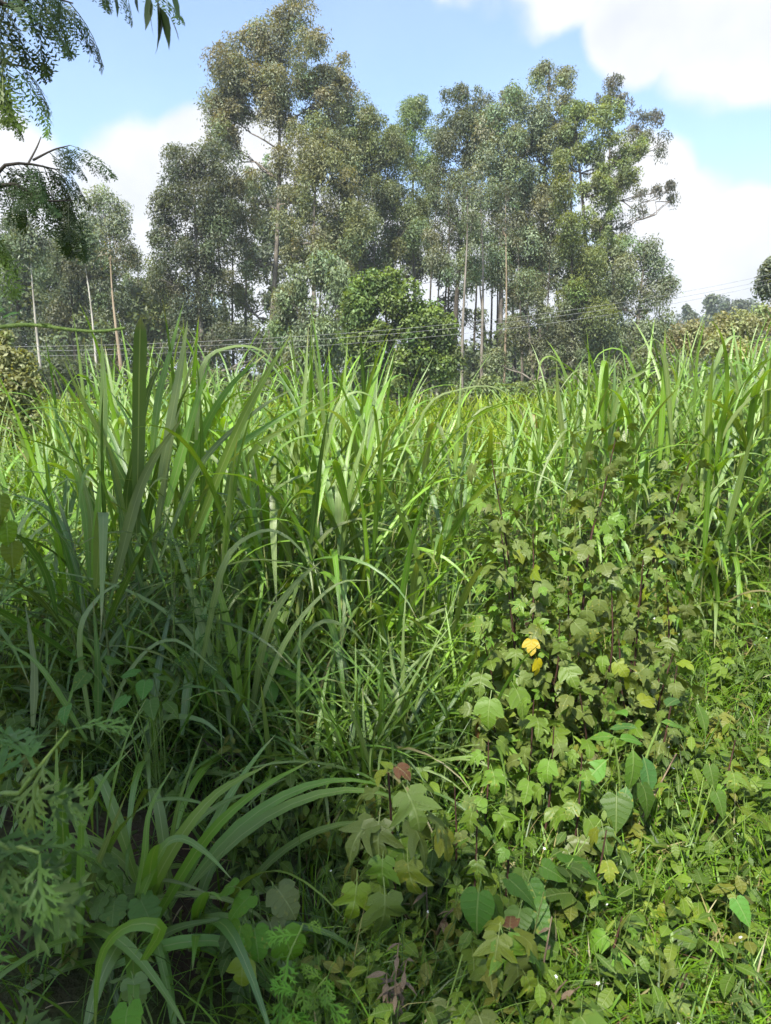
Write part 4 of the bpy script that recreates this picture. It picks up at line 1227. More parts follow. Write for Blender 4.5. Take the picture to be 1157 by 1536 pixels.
def weeds():
    J = Join(); JS = Join(); JF = Join()
    def dens(px, y, x):
        d = np.interp(px, [-200, 200, 420, 560, 800, 950, 1200], [.5, .5, .7, 1, 1, .85, .65])
        return d * (1 - .8 * ((px < 330) & (y < 2.6))) * (1 - .4 * ((px < 480) & (y < 2.2)))
    x, y = cover_region(4300, dens, 2.6)
    n = len(x)
    g = gz(x, y)
    H = rng.uniform(.07, .34, n) * np.clip(.7 + .12 * y, .8, 1.3)
    lean = rng.uniform(0, .5, n); la = rng.uniform(0, 6.28, n)
    base = np.array([(0.085, 0.15, 0.03), (0.12, 0.19, 0.035), (0.065, 0.115, 0.03), (0.15, 0.17, 0.04)])[rng.choice(4, n, p=[.4, .25, .25, .1])]
    rows = []
    for j in range(11):
        f = .25 + .75 * (j + rng.random(n)) / 11
        r = H * f
        loc = np.stack([x + np.cos(la) * np.sin(lean) * r, y + np.sin(la) * np.sin(lean) * r, g + r * np.cos(lean)], 1)
        az = (j % 2) * math.pi + (j // 2) * 1.57 + rng.uniform(0, .8, n) + la
        sz = rng.uniform(.03, .08, n) * (1.15 - .45 * f) * (.8 + H)
        col = base * np.clip(1 + .18 * rng.standard_normal((n, 1)), .5, 1.6)
        rows.append((loc, az, rng.uniform(-.35, .75, n), rng.uniform(-.4, .4, n), sz, col))
    loc = np.concatenate([r[0] for r in rows]); az = np.concatenate([r[1] for r in rows]); ti = np.concatenate([r[2] for r in rows])
    ro = np.concatenate([r[3] for r in rows]); sz = np.concatenate([r[4] for r in rows]); col = np.concatenate([r[5] for r in rows])
    sp = np.tile(rng.choice(3, n, p=[.62, .2, .18]), 11)
    var = rng.integers(0, 12, len(loc))
    for kind, tms in ((0, SMALL), (1, SMALL_LANCE), (2, SMALL_LOBED)):
        for q, t in enumerate(tms):
            m = (sp == kind) & (var % len(tms) == q)
            scatter(J, t, loc[m], az[m], ti[m], ro[m], sz[m] * (1.25 if kind else 1.0), col[m])
    for i in range(n):
        r = H[i]
        tip = (x[i] + math.cos(la[i]) * math.sin(lean[i]) * r, y[i] + math.sin(la[i]) * math.sin(lean[i]) * r, g[i] + r * math.cos(lean[i]))
        V, F = tube([(x[i], y[i], g[i] - .01), tip], [.0028, .0014], 3)
        JS.add(V, F)
    # tiny white flower heads on some of them
    ang = np.linspace(0, 2 * math.pi, 11)[:-1]
    fv = np.array([(0, 0, .1)] + [(math.cos(a) * (1 if k % 2 else .45), math.sin(a) * (1 if k % 2 else .45), 0) for k, a in enumerate(ang)])
    ff = np.array([(0, 1 + k, 1 + (k + 1) % 10) for k in range(10)])
    sel = np.where((rng.random(n) < .075) & (H > .12))[0]
    m = len(sel)
    tip = np.stack([x + np.cos(la) * np.sin(lean) * (H + .03), y + np.sin(la) * np.sin(lean) * (H + .03), g + (H + .03) * np.cos(lean)], 1)[sel]
    scatter(JF, (fv, ff, np.zeros((11, 2))), tip, rng.uniform(0, 6.28, m), rng.uniform(-.6, .6, m), rng.uniform(-.3, .9, m), rng.uniform(.0045, .0075, m), np.ones((m, 3)))
    for i in sel:
        a = (x[i] + math.cos(la[i]) * math.sin(lean[i]) * H[i] * .8, y[i] + math.sin(la[i]) * math.sin(lean[i]) * H[i] * .8, g[i] + H[i] * .8 * math.cos(lean[i]))
        b = (x[i] + math.cos(la[i]) * math.sin(lean[i]) * (H[i] + .03), y[i] + math.sin(la[i]) * math.sin(lean[i]) * (H[i] + .03), g[i] + (H[i] + .03) * math.cos(lean[i]))
        V, F = tube([a, b], [.0012, .001], 3)
        JS.add(V, F)
    tag(obj('leafy_weeds', J.mesh('leafy_weeds', 'gloss')), 'low leafy weeds carpeting the ground between the plants', 'weeds', kind='stuff')
    tag(obj('weed_stems', JS.mesh('weed_stems', 'stem_green')), 'thin green stems of the low weeds', 'weed stems', kind='stuff')
    tag(obj('weed_flowers', JF.mesh('weed_flowers', 'petal')), 'tiny white flower heads dotted through the weeds', 'flowers', kind='stuff')
weeds()

# ------------------------------------------------------------------ single plants
def leaf_meshes(kind, col, mat='broad'):
    return [make_mesh('leaf', t[0], t[1], mat, np.tile(np.asarray(col, float), (len(t[0]), 1)), t[2]) for t in TM[kind]]
LM = {
    'lobed_olive': leaf_meshes('lobed', (0.10, 0.14, 0.036)), 'lobed_green': leaf_meshes('lobed', (0.105, 0.19, 0.032)), 'lobed_yellow': leaf_meshes('lobed', (0.16, 0.20, 0.03)),
    'lobed_bright_yellow': leaf_meshes('lobed', (0.44, 0.34, 0.035)), 'lobed_brown': leaf_meshes('lobed', (0.13, 0.055, 0.03)),
    'deep_olive': leaf_meshes('deep', (0.10, 0.14, 0.036)), 'deep_green': leaf_meshes('deep', (0.105, 0.19, 0.032)), 'deep_yellow': leaf_meshes('deep', (0.14, 0.20, 0.03)),
    'heart_dark': leaf_meshes('heart', (0.055, 0.12, 0.022), 'gloss'), 'heart_green': leaf_meshes('heart', (0.08, 0.165, 0.035), 'gloss'),
    'ovate_green': leaf_meshes('ovate', (0.095, 0.19, 0.04), 'gloss'), 'ovate_dark': leaf_meshes('ovate', (0.06, 0.125, 0.04), 'gloss'),
    'grape': leaf_meshes('grape', (0.10, 0.20, 0.03), 'gloss'), 'grape_old': leaf_meshes('grape', (0.12, 0.17, 0.055)), 'scallop': leaf_meshes('scallop', (0.085, 0.155, 0.04), 'gloss'),
    'cut': leaf_meshes('cut', (0.115, 0.225, 0.035), 'frond'), 'cut_dark': leaf_meshes('cut', (0.075, 0.135, 0.034), 'frond'), 'round_yellow': leaf_meshes('heart', (0.13, 0.20, 0.025), 'gloss'),
}
LAST = {}
def stem(root, pts, r0, r1, mat, name='stem', sides=6, n=10):
    p = curve_pts(pts, n)
    V, F = tube(p, np.linspace(r0, r1, n), sides)
    LAST['o'] = obj(name, make_mesh(name, V, F, mat), root)
    return p
def leaf(root, key, p, az, pitch, size, roll=0.0, label=None):
    if key.startswith(('heart', 'deep_yellow', 'ovate')):
        size *= .86
    o = obj('leaf', random.choice(LM[key]), root, tuple(p), (roll, pitch, az), (size, size * random.uniform(.85, 1.1), size * random.uniform(.8, 1.3)))
    if label:
        o['label'] = label
    return o

def lobed_shrub(label, base, canes, nleaf, size, keys, group='lobed-leaf shrubs', top_thin=.5, marked=()):
    """Upright reddish canes (world points) with drooping lobed leaves all round."""
    root = thing('lobed_leaf_shrub', label, 'shrub', tuple(base), group)
    b = np.asarray(base)
    for cpts in canes:
        pts = [np.asarray(q) - b for q in cpts]
        L = sum(np.linalg.norm(pts[i + 1] - pts[i]) for i in range(len(pts) - 1))
        p = stem(root, pts, .0065, .002, 'stem_red', 'stem', 6, 14)
        k = max(4, int(nleaf * L))
        a = random.uniform(0, 6.28)
        for i in range(k):
            f = (i + random.random()) / k
            f = .10 + .90 * f ** (1.25 if random.random() > top_thin else 2.0)
            idx = f * 13
            q = p[int(idx)] + (p[min(13, int(idx) + 1)] - p[int(idx)]) * (idx - int(idx))
            a += 2.4 + random.uniform(-.5, .5)
            s = size * random.choice((.45, .6, .8, 1.0, 1.1)) * random.uniform(.85, 1.15) * (1.1 - .4 * f)
            reach = random.uniform(.3, 1.0) * s + (random.random() < .55) * random.uniform(.0, .14) * (1 - .6 * f)
            q = q + np.array([math.cos(a), math.sin(a), .25]) * reach
            leaf(LAST['o'], random.choices(keys[0], keys[1])[0], q, a + random.uniform(-.5, .5), random.uniform(-.3, 1.35), s, random.uniform(-1.1, 1.1))
    for key, pt, az, pitch, s, lab in marked:
        leaf(root, key, np.asarray(pt) - b, az, pitch, s, 0, lab)
    return root

K1 = (['lobed_olive', 'lobed_green', 'deep_olive', 'lobed_yellow', 'deep_green', 'lobed_brown'], [.2, .12, .36, .06, .26, .002])
def gp(px, Y):
    x = (px - 578.5) / FPX * Y
    return np.array([x, Y, float(gz(x, Y))])
b1 = gp(790, 3.0)
lobed_shrub('left part of the big lobed-leaf shrub, with two bright yellow leaves', b1,
            [[b1, P(770, 900, 3.0), P(738, 690, 3.0)], [b1 + [.03, 0, 0], P(770, 950, 2.95), P(752, 800, 2.9)], [b1 + [.05, .02, 0], P(800, 920, 2.95), P(800, 800, 3.0)], [b1 + [-.05, 0, 0], P(745, 1050, 2.9), P(722, 940, 2.85)],
             [b1 + [.0, -.05, 0], P(750, 1120, 2.8), P(735, 1060, 2.7)], [b1 + [.0, .05, 0], P(830, 1030, 2.9), P(840, 930, 2.85)]], 92, .09, K1,
            marked=[('lobed_bright_yellow', P(797, 960, 2.75), -1.7, .6, .066, 'bright yellow withering leaf'), ('lobed_bright_yellow', P(806, 990, 2.73), -.8, 1.25, .07, 'lower bright yellow withering leaf'),
                    ('lobed_green', P(735, 1050, 2.6), -1.9, .9, .11, None), ('lobed_green', P(775, 1035, 2.6), -1.0, .8, .115, None)])
b2 = gp(880, 3.05)
lobed_shrub('middle part of the big lobed-leaf shrub with the tallest dark reddish cane', b2,
            [[b2, P(880, 850, 3.05), P(905, 740, 3.1), P(928, 640, 3.1)], [b2 + [.04, 0, 0], P(855, 960, 3.0), P(852, 850, 3.0)], [b2 + [-.04, 0, 0], P(835, 1060, 2.9), P(815, 960, 2.9)], [b2 + [.05, .03, 0], P(915, 1000, 2.95), P(918, 880, 2.95)],
             [b2 + [.0, -.06, 0], P(880, 1120, 2.8), P(870, 1040, 2.75)]], 84, .088, K1, top_thin=.85)
b3 = gp(960, 3.15)
lobed_shrub('dull dusty right part of the big lobed-leaf shrub with a leaning cane', b3,
            [[b3, P(960, 900, 3.15), P(1000, 800, 3.15), P(1035, 690, 3.15)], [b3 + [.03, 0, 0], P(955, 960, 3.1), P(965, 840, 3.1)], [b3 + [-.04, 0, 0], P(930, 1000, 3.0), P(925, 930, 3.0)], [b3 + [.05, .0, 0], P(1000, 980, 3.1), P(1000, 870, 3.1)], [b3 + [.08, -.1, 0], P(990, 1050, 2.9), P(1010, 980, 2.85)], [b3 + [.0, -.15, 0], P(940, 1080, 2.8), P(930, 1020, 2.75)]],
            80, .084, (['lobed_olive', 'deep_olive', 'lobed_yellow', 'lobed_brown', 'lobed_green'], [.3, .5, .08, .003, .12]))

# lobed plant at the front, with leaves set one by one
b4 = gp(598, 1.93)
r4 = thing('lobed_leaf_plant', 'lobed-leaf plant with reddish stem standing alone front of centre', 'plant', tuple(b4), 'lobed-leaf plants')
stem(r4, [(0, 0, 0), P(592, 1320, 1.93) - b4, P(583, 1160, 1.9) - b4], .006, .003, 'stem_red')
for (px, py, Y, az, pitch, s, key) in [
        (612, 1190, 1.85, -.9, .75, .125, 'deep_olive'), (568, 1235, 1.84, -1.7, .8, .12, 'deep_olive'), (556, 1232, 1.86, -2.6, .35, .125, 'deep_olive'), (618, 1235, 1.84, -.7, .7, .125, 'deep_olive'),
        (645, 1225, 1.88, -.3, .45, .11, 'deep_olive'), (574, 1290, 1.80, -1.7, 1.1, .10, 'deep_green'), (612, 1296, 1.78, -1.4, 1.0, .125, 'deep_yellow'), (535, 1330, 1.78, -1.7, 1.0, .13, 'deep_yellow'),
        (578, 1345, 1.76, -1.5, 1.1, .13, 'deep_olive'), (560, 1190, 1.95, 2.7, .2, .09, 'deep_olive'), (640, 1180, 1.98, .4, .5, .09, 'lobed_green'), (583, 1152, 1.9, 1.9, -.4, .05, 'lobed_yellow'), (575, 1155, 1.88, -2.2, .2, .05, 'lobed_yellow'), (596, 1150, 1.88, -.6, .2, .05, 'lobed_brown'),
        (600, 1255, 1.86, -1.2, .6, .10, 'lobed_green'), (660, 1250, 1.9, -.5, .8, .09, 'lobed_yellow')]:
    leaf(r4, key, P(px, py, Y) - b4, az, pitch, s, random.uniform(-.6, .6), 'yellowing blotched lower leaf' if (px, py) == (535, 1330) else None)
b5 = gp(757, 1.62)
r5 = thing('lobed_leaf_plant', 'small lobed-leaf plant with pale yellow top at the bottom, right of the dry brown sprig', 'plant', tuple(b5), 'lobed-leaf plants')
stem(r5, [(0, 0, 0), P(755, 1500, 1.62) - b5, P(765, 1395, 1.62) - b5], .0055, .003, 'stem_red')
for (px, py, Y, az, pitch, s, key) in [(748, 1405, 1.55, -1.9, .7, .105, 'deep_yellow'), (758, 1410, 1.55, -1.1, .9, .10, 'deep_green'), (775, 1400, 1.57, -.3, .2, .085, 'lobed_yellow'), (752, 1388, 1.6, 2.6, 0, .06, 'lobed_yellow'),
                                        (790, 1430, 1.6, .1, .4, .08, 'deep_green'), (775, 1440, 1.55, -1.0, 1.2, .11, 'deep_olive'), (735, 1450, 1.56, -2.2, 1.2, .1, 'deep_olive'), (765, 1390, 1.6, 1.4, -.3, .05, 'lobed_brown'), (790, 1465, 1.55, -.8, .9, .08, 'deep_yellow'), (670, 1510, 1.5, -2.4, .5, .09, 'deep_olive'), (720, 1525, 1.48, -1.2, .4, .1, 'deep_olive')]:
    leaf(r5, key, P(px, py, Y) - b5, az, pitch, s, random.uniform(-.25, .25))

def small_lobed(label, px, Y, topy, n, size, keys):
    b = gp(px, Y)
    root = thing('lobed_leaf_plant', label, 'plant', tuple(b), 'lobed-leaf plants')
    tp = P(px + random.uniform(-8, 8), topy, Y) - b
    p = stem(root, [(0, 0, 0), tp * .5 + [.01, 0, 0], tp], .005, .002, 'stem_red')
    a = random.uniform(0, 6)
    for i in range(n):
        f = .3 + .7 * (i + .5) / n
        q = p[min(9, int(f * 9.5))]
        a += 2.4
        s = size * random.uniform(.7, 1.1) * (1.15 - .5 * f)
        leaf(LAST['o'], random.choice(keys), q + np.array([math.cos(a), math.sin(a), .2]) * s * .5, a, random.uniform(.2, .9), s, random.uniform(-.4, .4))
small_lobed('low lobed-leaf plant with brown bud at the lower right corner', 1035, 1.62, 1460, 9, .10, ['deep_green', 'deep_olive', 'lobed_yellow'])
small_lobed('light green lobed-leaf plant among short grass on the lower right', 1010, 1.95, 1330, 11, .095, ['deep_green', 'deep_yellow', 'lobed_yellow'])
small_lobed('lobed-leaf seedling with a brown bud below the big lobed shrub', 690, 2.1, 1180, 10, .09, ['deep_green', 'deep_olive', 'deep_yellow'])
small_lobed('lobed-leaf seedling to the left below the yellow leaves', 735, 2.35, 1110, 11, .10, ['deep_green', 'lobed_green', 'deep_green'])
small_lobed('short lobed-leaf plant right of the heart-shaped leaves', 905, 1.95, 1245, 9, .09, ['deep_green', 'deep_olive', 'lobed_yellow'])
small_lobed('lobed-leaf plant under the middle of the big shrub', 835, 2.35, 1090, 12, .10, ['deep_green', 'deep_olive', 'lobed_green'])
small_lobed('small lobed-leaf plant with a yellowed leaf among the central weeds', 765, 1.95, 1270, 9, .085, ['deep_green', 'deep_yellow', 'lobed_green'])

small_lobed('deep green lobed-leaf plant low in front of the yellow leaves', 800, 2.5, 1050, 14, .10, ['deep_green', 'lobed_green', 'deep_olive'])
small_lobed('lobed-leaf plant left of the smooth broad-leaved herb', 880, 2.2, 1130, 13, .09, ['deep_green', 'deep_olive', 'lobed_green'])
small_lobed('leafy lobed plant right of the reddish brown dry twigs', 715, 1.95, 1215, 12, .085, ['deep_green', 'lobed_green', 'lobed_yellow'])
small_lobed('dusty lobed-leaf plant at the right foot of the big shrub', 1010, 2.75, 1000, 13, .09, ['deep_olive', 'lobed_olive', 'deep_green'])
small_lobed('lobed-leaf plant with pale leaves near the right edge', 1100, 2.3, 1110, 11, .085, ['deep_green', 'deep_yellow', 'deep_olive'])
small_lobed('low lobed-leaf plant between heart-shaped leaves and the lower right grass', 930, 1.75, 1375, 10, .08, ['deep_green', 'lobed_green', 'deep_yellow'])

# broad-leaved herb right of the shrub
b6 = gp(962, 2.42)
r6 = thing('broadleaf_herb', 'smooth broad-leaved herb with big pale green oval leaves right of the shrub', 'plant', tuple(b6))
p6 = stem(r6, [(0, 0, 0), P(965, 1150, 2.4) - b6, P(990, 1085, 2.4) - b6], .007, .004, 'stem_green')
stem(r6, [(.0, 0, 0), P(930, 1180, 2.38) - b6, P(922, 1110, 2.36) - b6], .006, .003, 'stem_green')
for (px, py, Y, az, pitch, s, key) in [(950, 1125, 2.32, -1.6, 1.05, .155, 'ovate_green'), (910, 1140, 2.32, -2.7, .45, .15, 'ovate_green'), (965, 1135, 2.34, -1.1, 1.0, .14, 'ovate_dark'), (992, 1083, 2.36, -.1, .05, .13, 'ovate_green'), (955, 1092, 2.42, 2.6, .0, .11, 'ovate_dark'),
                                        (922, 1105, 2.36, 2.9, .05, .11, 'ovate_green'), (930, 1108, 2.36, .3, .1, .12, 'ovate_green'), (1000, 1060, 2.48, .8, -.2, .11, 'ovate_dark'), (940, 1180, 2.3, -2.1, .9, .14, 'ovate_dark'), (925, 1195, 2.26, -1.8, .8, .13, 'heart_dark'), (965, 1180, 2.28, -1.2, .8, .13, 'heart_dark'),
                                        (1045, 1055, 2.5, -1.2, .7, .12, 'ovate_green'), (940, 1075, 2.45, 1.8, -.2, .09, 'ovate_green')]:
    leaf(r6, key, P(px, py, Y) - b6, az, pitch, s, random.uniform(-.3, .3))
b6b = gp(405, 3.0)
r6b = thing('broadleaf_herb', 'single broad-leaved herb with light upright leaves beside the bright grass fan', 'plant', tuple(b6b))
stem(r6b, [(0, 0, 0), P(404, 1060, 2.95) - b6b, P(402, 1000, 2.92) - b6b], .006, .004, 'stem_green')
for (px, py, az, pitch, s, key) in [(402, 1000, .4, -.8, .13, 'ovate_green'), (402, 1002, -.1, .1, .2, 'ovate_green'), (398, 1003, 2.9, -.1, .15, 'ovate_green'), (404, 1020, -1.2, .5, .12, 'ovate_green'), (398, 995, 2.2, -.9, .1, 'ovate_green')]:
    leaf(r6b, key, P(px, py, 2.92) - b6b, az, pitch, s)

def herb(name, label, cat, key, base_px, base_Y, items, group=None, stemmat='stem_green', r=.003):
    """Creeper or herb: leaves at given (px, py, depth, az, pitch, size), each joined to the root by a thin stalk."""
    b = gp(base_px, base_Y)
    root = thing(name, label, cat, tuple(b), group)
    for it in items:
        px, py, Y, az, pitch, s = it[:6]
        kk = it[6] if len(it) > 6 else key
        p = P(px, py, Y) - b
        q = p - np.array([math.cos(az) * math.cos(pitch), math.sin(az) * math.cos(pitch), -math.sin(pitch)]) * s * .3
        stem(root, [(random.uniform(-.03, .03), random.uniform(-.03, .03), 0), p * .5 + np.array([0, 0, abs(p[2]) * .15]), q], r, r * .5, stemmat, 'stem', 5, 7)
        leaf(LAST['o'], kk, p, az, pitch, s, random.uniform(-.5, .5))
    return root
herb('heart_leaf_creeper', 'creeper with large dark heart-shaped leaves at the lower middle', 'creeper', 'heart_dark', 765, 1.82,
     [(718, 1340, 1.72, -1.9, 1.0, .115), (765, 1320, 1.78, -.6, .35, .12), (795, 1325, 1.8, -1.2, .5, .10), (740, 1350, 1.74, -1.0, .8, .10, 'heart_green'), (800, 1355, 1.75, -1.3, .5, .11, 'heart_green'), (850, 1295, 1.95, .5, .1, .12), (875, 1300, 1.93, -.7, .4, .11), (905, 1245, 2.1, -1.5, .8, .10), (815, 1300, 1.9, -.3, .3, .09, 'heart_green'), (780, 1365, 1.7, -2.0, .6, .09, 'heart_green')])
herb('heart_leaf_creeper', 'creeper with a few smooth leaves in the short grass at the right', 'creeper', 'heart_green', 1070, 2.2,
     [(1065, 1150, 2.3, -1.4, .9, .09), (1075, 1190, 2.2, -1.2, .8, .09), (1115, 1215, 2.1, -.4, .3, .07, 'round_yellow'), (1140, 1225, 2.05, -.8, .4, .06, 'round_yellow'), (1105, 1350, 1.8, -1.2, .6, .08), (1130, 1330, 1.85, -.5, .7, .09, 'ovate_green')])
herb('grape_leaf_vine', 'young vine with rounded bright green toothed leaves at lower left of centre', 'vine', 'grape', 395, 1.72,
     [(375, 1345, 1.70, -2.5, .35, .08), (362, 1390, 1.62, -2.0, .9, .072), (382, 1395, 1.62, -1.2, .8, .075), (405, 1385, 1.66, -1.0, .7, .075, 'grape_old'), (418, 1335, 1.72, -.6, .6, .085, 'grape_old'), (350, 1330, 1.74, 2.8, .2, .06), (425, 1400, 1.62, -.8, .9, .08), (365, 1440, 1.56, -1.7, 1.0, .07, 'lobed_yellow')])
herb('grape_leaf_vine', 'single bright green crinkled leaf shoot at the bottom edge on the left', 'vine', 'grape', 200, 1.5,
     [(192, 1512, 1.40, -1.6, .5, .085), (200, 1470, 1.52, -1.0, .6, .06, 'grape_old'), (180, 1470, 1.54, 2.0, .3, .05, 'grape_old')])
herb('scallop_leaf_creeper', 'creeper with small scalloped leaves threading the lower left grass', 'creeper', 'scallop', 140, 1.95,
     [(60, 1285, 1.85, -1.5, .35, .06), (105, 1285, 1.85, -1.2, .5, .065), (108, 1310, 1.82, -1.8, .6, .06), (155, 1290, 1.84, -.8, .5, .065), (168, 1305, 1.82, -.4, .5, .06), (155, 1345, 1.76, -2.0, .5, .06), (172, 1352, 1.75, -1.4, .4, .065), (212, 1352, 1.75, -.8, .5, .075), (195, 1340, 1.78, .4, .2, .06), (225, 1300, 1.85, -.5, .4, .05), (70, 1310, 1.82, -2.2, .4, .055)])
herb('broadleaf_herb', 'shaded herb with rounded leaves behind the lower left grass', 'plant', 'heart_green', 215, 2.6,
     [(205, 1010, 2.5, 2.8, .1, .09), (225, 1005, 2.5, .3, .1, .08), (218, 1022, 2.45, -1.5, .5, .08), (240, 1015, 2.48, -.2, .2, .085), (225, 1050, 2.4, -1.2, .4, .09), (120, 990, 2.6, 2.6, .2, .09), (130, 1010, 2.55, -1.9, .4, .09), (160, 990, 2.6, .5, .2, .08), (190, 1045, 2.42, -2.2, .4, .08), (250, 1055, 2.4, -.4, .4, .08), (100, 1060, 2.4, -1.6, .3, .08)])

def cut_leaf_plant(label, base, paths, n, size, key, r=.004):
    b = np.asarray(base)
    root = thing('cut_leaf_herb', label, 'plant', tuple(b), 'feathery cut-leaf herbs')
    for pts in paths:
        p = stem(root, [np.asarray(q) - b for q in pts], r, r * .4, 'stem_green')
        a = random.uniform(0, 6)
        for i in range(n):
            f = .15 + .85 * (i + .5) / n
            q = p[min(9, int(f * 9.9))]
            a += 2.2 + random.uniform(-.4, .4)
            s = size * random.uniform(.75, 1.1) * (1.1 - .6 * f)
            leaf(LAST['o'], key, q, a, random.uniform(-.6, .35) + .3 * (1 - f), s, random.uniform(-.5, .5))
    return root
b7 = gp(400, 1.5)
cut_leaf_plant('bright green herb with feathery cut leaves at the bottom left of centre', b7,
               [[b7, P(425, 1470, 1.46), P(455, 1385, 1.5)], [b7 + [.02, 0, 0], P(470, 1500, 1.45), P(490, 1465, 1.45)], [b7 + [.03, -.02, 0], P(440, 1530, 1.42), P(450, 1480, 1.4)]], 10, .115, 'cut')
b8 = np.array([-.62, .88, 0.0])
cut_leaf_plant('close blurred herb with cut leaves at the left edge', b8,
               [[b8, P(-30, 1300, .9), P(30, 1190, .86), P(105, 1095, .84)], [b8 + [-.02, 0, 0], P(-60, 1350, .88), P(15, 1275, .86), P(60, 1280, .84)], [b8, P(-60, 1400, .9), P(-10, 1310, .86)]], 9, .18, 'cut_dark', .005)
b9 = gp(255, 3.0)
cut_leaf_plant('tall cut-leaf herb half hidden in the left grass', b9,
               [[b9, P(262, 950, 2.9), P(255, 790, 2.9)], [b9 + [.05, 0, 0], P(290, 900, 2.85), P(280, 800, 2.85)], [b9 + [.08, 0, 0], P(320, 960, 2.8), P(300, 880, 2.8)]], 14, .14, 'cut_dark')
b10 = gp(480, 3.1)
cut_leaf_plant('low cut-leaf herb among the central weeds', b10, [[b10, P(480, 1100, 3.0), P(470, 1060, 2.95)], [b10, P(520, 1110, 2.9), P(530, 1080, 2.9)]], 9, .11, 'cut_dark')

# vine leaves and tendril coming in at the left edge
b11 = P(-120, 700, 1.25)
r11 = thing('climbing_vine', 'yellow green rounded vine leaves hanging in at the left edge', 'vine', tuple(b11))
stem(r11, [(0, 0, 0), P(-60, 740, 1.25) - b11, P(-5, 770, 1.25) - b11, P(15, 830, 1.25) - b11, P(20, 880, 1.25) - b11], .003, .0015, 'stem_green')
for (px, py, az, pitch, s, key) in [(0, 745, -1.3, 1.2, .045, 'round_yellow'), (10, 785, -1.2, 1.3, .045, 'round_yellow'), (18, 815, -1.5, 1.3, .045, 'round_yellow'), (-12, 775, -1.9, 1.2, .05, 'round_yellow')]:
    leaf(r11, key, P(px, py, 1.25) - b11, az, pitch, s)
b12 = P(-160, 470, 1.1)
r12 = thing('tendril', 'thin green tendril reaching in from the left above the bush', 'vine', tuple(b12))
stem(r12, [(0, 0, 0), P(-40, 492, 1.1) - b12, P(40, 487, 1.1) - b12, P(110, 495, 1.1) - b12, P(150, 497, 1.1) - b12, P(188, 492, 1.1) - b12], .0035, .002, 'stem_green', 'stem', 6, 20)
leaf(r12, 'round_yellow', P(72, 487, 1.1) - b12, 2.5, -.3, .02)
leaf(r12, 'ovate_green', P(-5, 470, 1.1) - b12, 2.0, -.5, .05)
leaf(r12, 'ovate_green', P(4, 478, 1.1) - b12, .8, -.6, .03)

# dry brown sprigs
def dry_sprig(label, base, tips, n):
    b = np.asarray(base)
    root = thing('dry_sprig', label, 'dead plant', tuple(b), 'dry sprigs')
    lm = bpy.data.meshes.get('dry_scale')
    if lm is None:
        t = spine_leaf(quick(OUT['lance'], (0, 1, 2, 3, 5)), .6, .4, 0, 0, 5)
        lm = make_mesh('dry_scale', t[0], t[1], 'dry', np.ones((len(t[0]), 3)), t[2])
    for tpt in tips:
        p = stem(root, [(0, 0, 0), (np.asarray(tpt) - b) * .5 + [0, 0, .03], np.asarray(tpt) - b], .004, .0015, 'dry')
        for i in range(n):
            f = .25 + .75 * i / n
            q = p[min(9, int(f * 9.9))]
            a = i * 2.4
            obj('leaf', lm, root, tuple(q), (random.uniform(-.5, .5), random.uniform(-.2, .9), a), (random.uniform(.03, .055),) * 3)
dry_sprig('dry brown feathery sprig standing at the bottom centre', gp(585, 1.52), [P(598, 1415, 1.5), P(610, 1440, 1.5), P(580, 1460, 1.48), P(595, 1480, 1.45)], 18)
dry_sprig('withered brown sprig lying in shade under the bright grass fan', gp(330, 2.85), [P(300, 1105, 2.75), P(340, 1120, 2.7), P(320, 1115, 2.72), P(350, 1128, 2.7)], 14)
dry_sprig('broken brown stalk tuft beside the small pale-topped plant', gp(835, 1.62), [P(828, 1375, 1.7), P(850, 1470, 1.55), P(870, 1480, 1.55)], 5)
dry_sprig('reddish brown dry twigs right of the front lobed plant', gp(650, 1.9), [P(690, 1355, 1.85), P(680, 1362, 1.83), P(640, 1330, 1.85)], 5)

def stalk(label, a, b, r, mat):
    a = np.asarray(a); b = np.asarray(b)
    m = (a + b) / 2 + [.004, 0, .006]
    V, F = tube(curve_pts([a, m, b], 8), np.linspace(r, r * .6, 8), 6)
    tag(obj('grass_stalk', make_mesh('grass_stalk', V - a, F, mat), None, tuple(a)), label, 'stalk', 'bare stalks')
stalk('pale straight bare stalk leaning among heart-shaped leaves', gp(800, 1.75), P(816, 1338, 1.68), .0028, 'cane')
stalk('yellow green bare stalk angled left of the small pale-topped plant', gp(640, 1.5), P(694, 1432, 1.5), .0028, 'stem_green')
stalk('tan woody stalk slanting beside the broad-leaved herb', gp(955, 2.3), P(1015, 1130, 2.35), .004, 'dry')

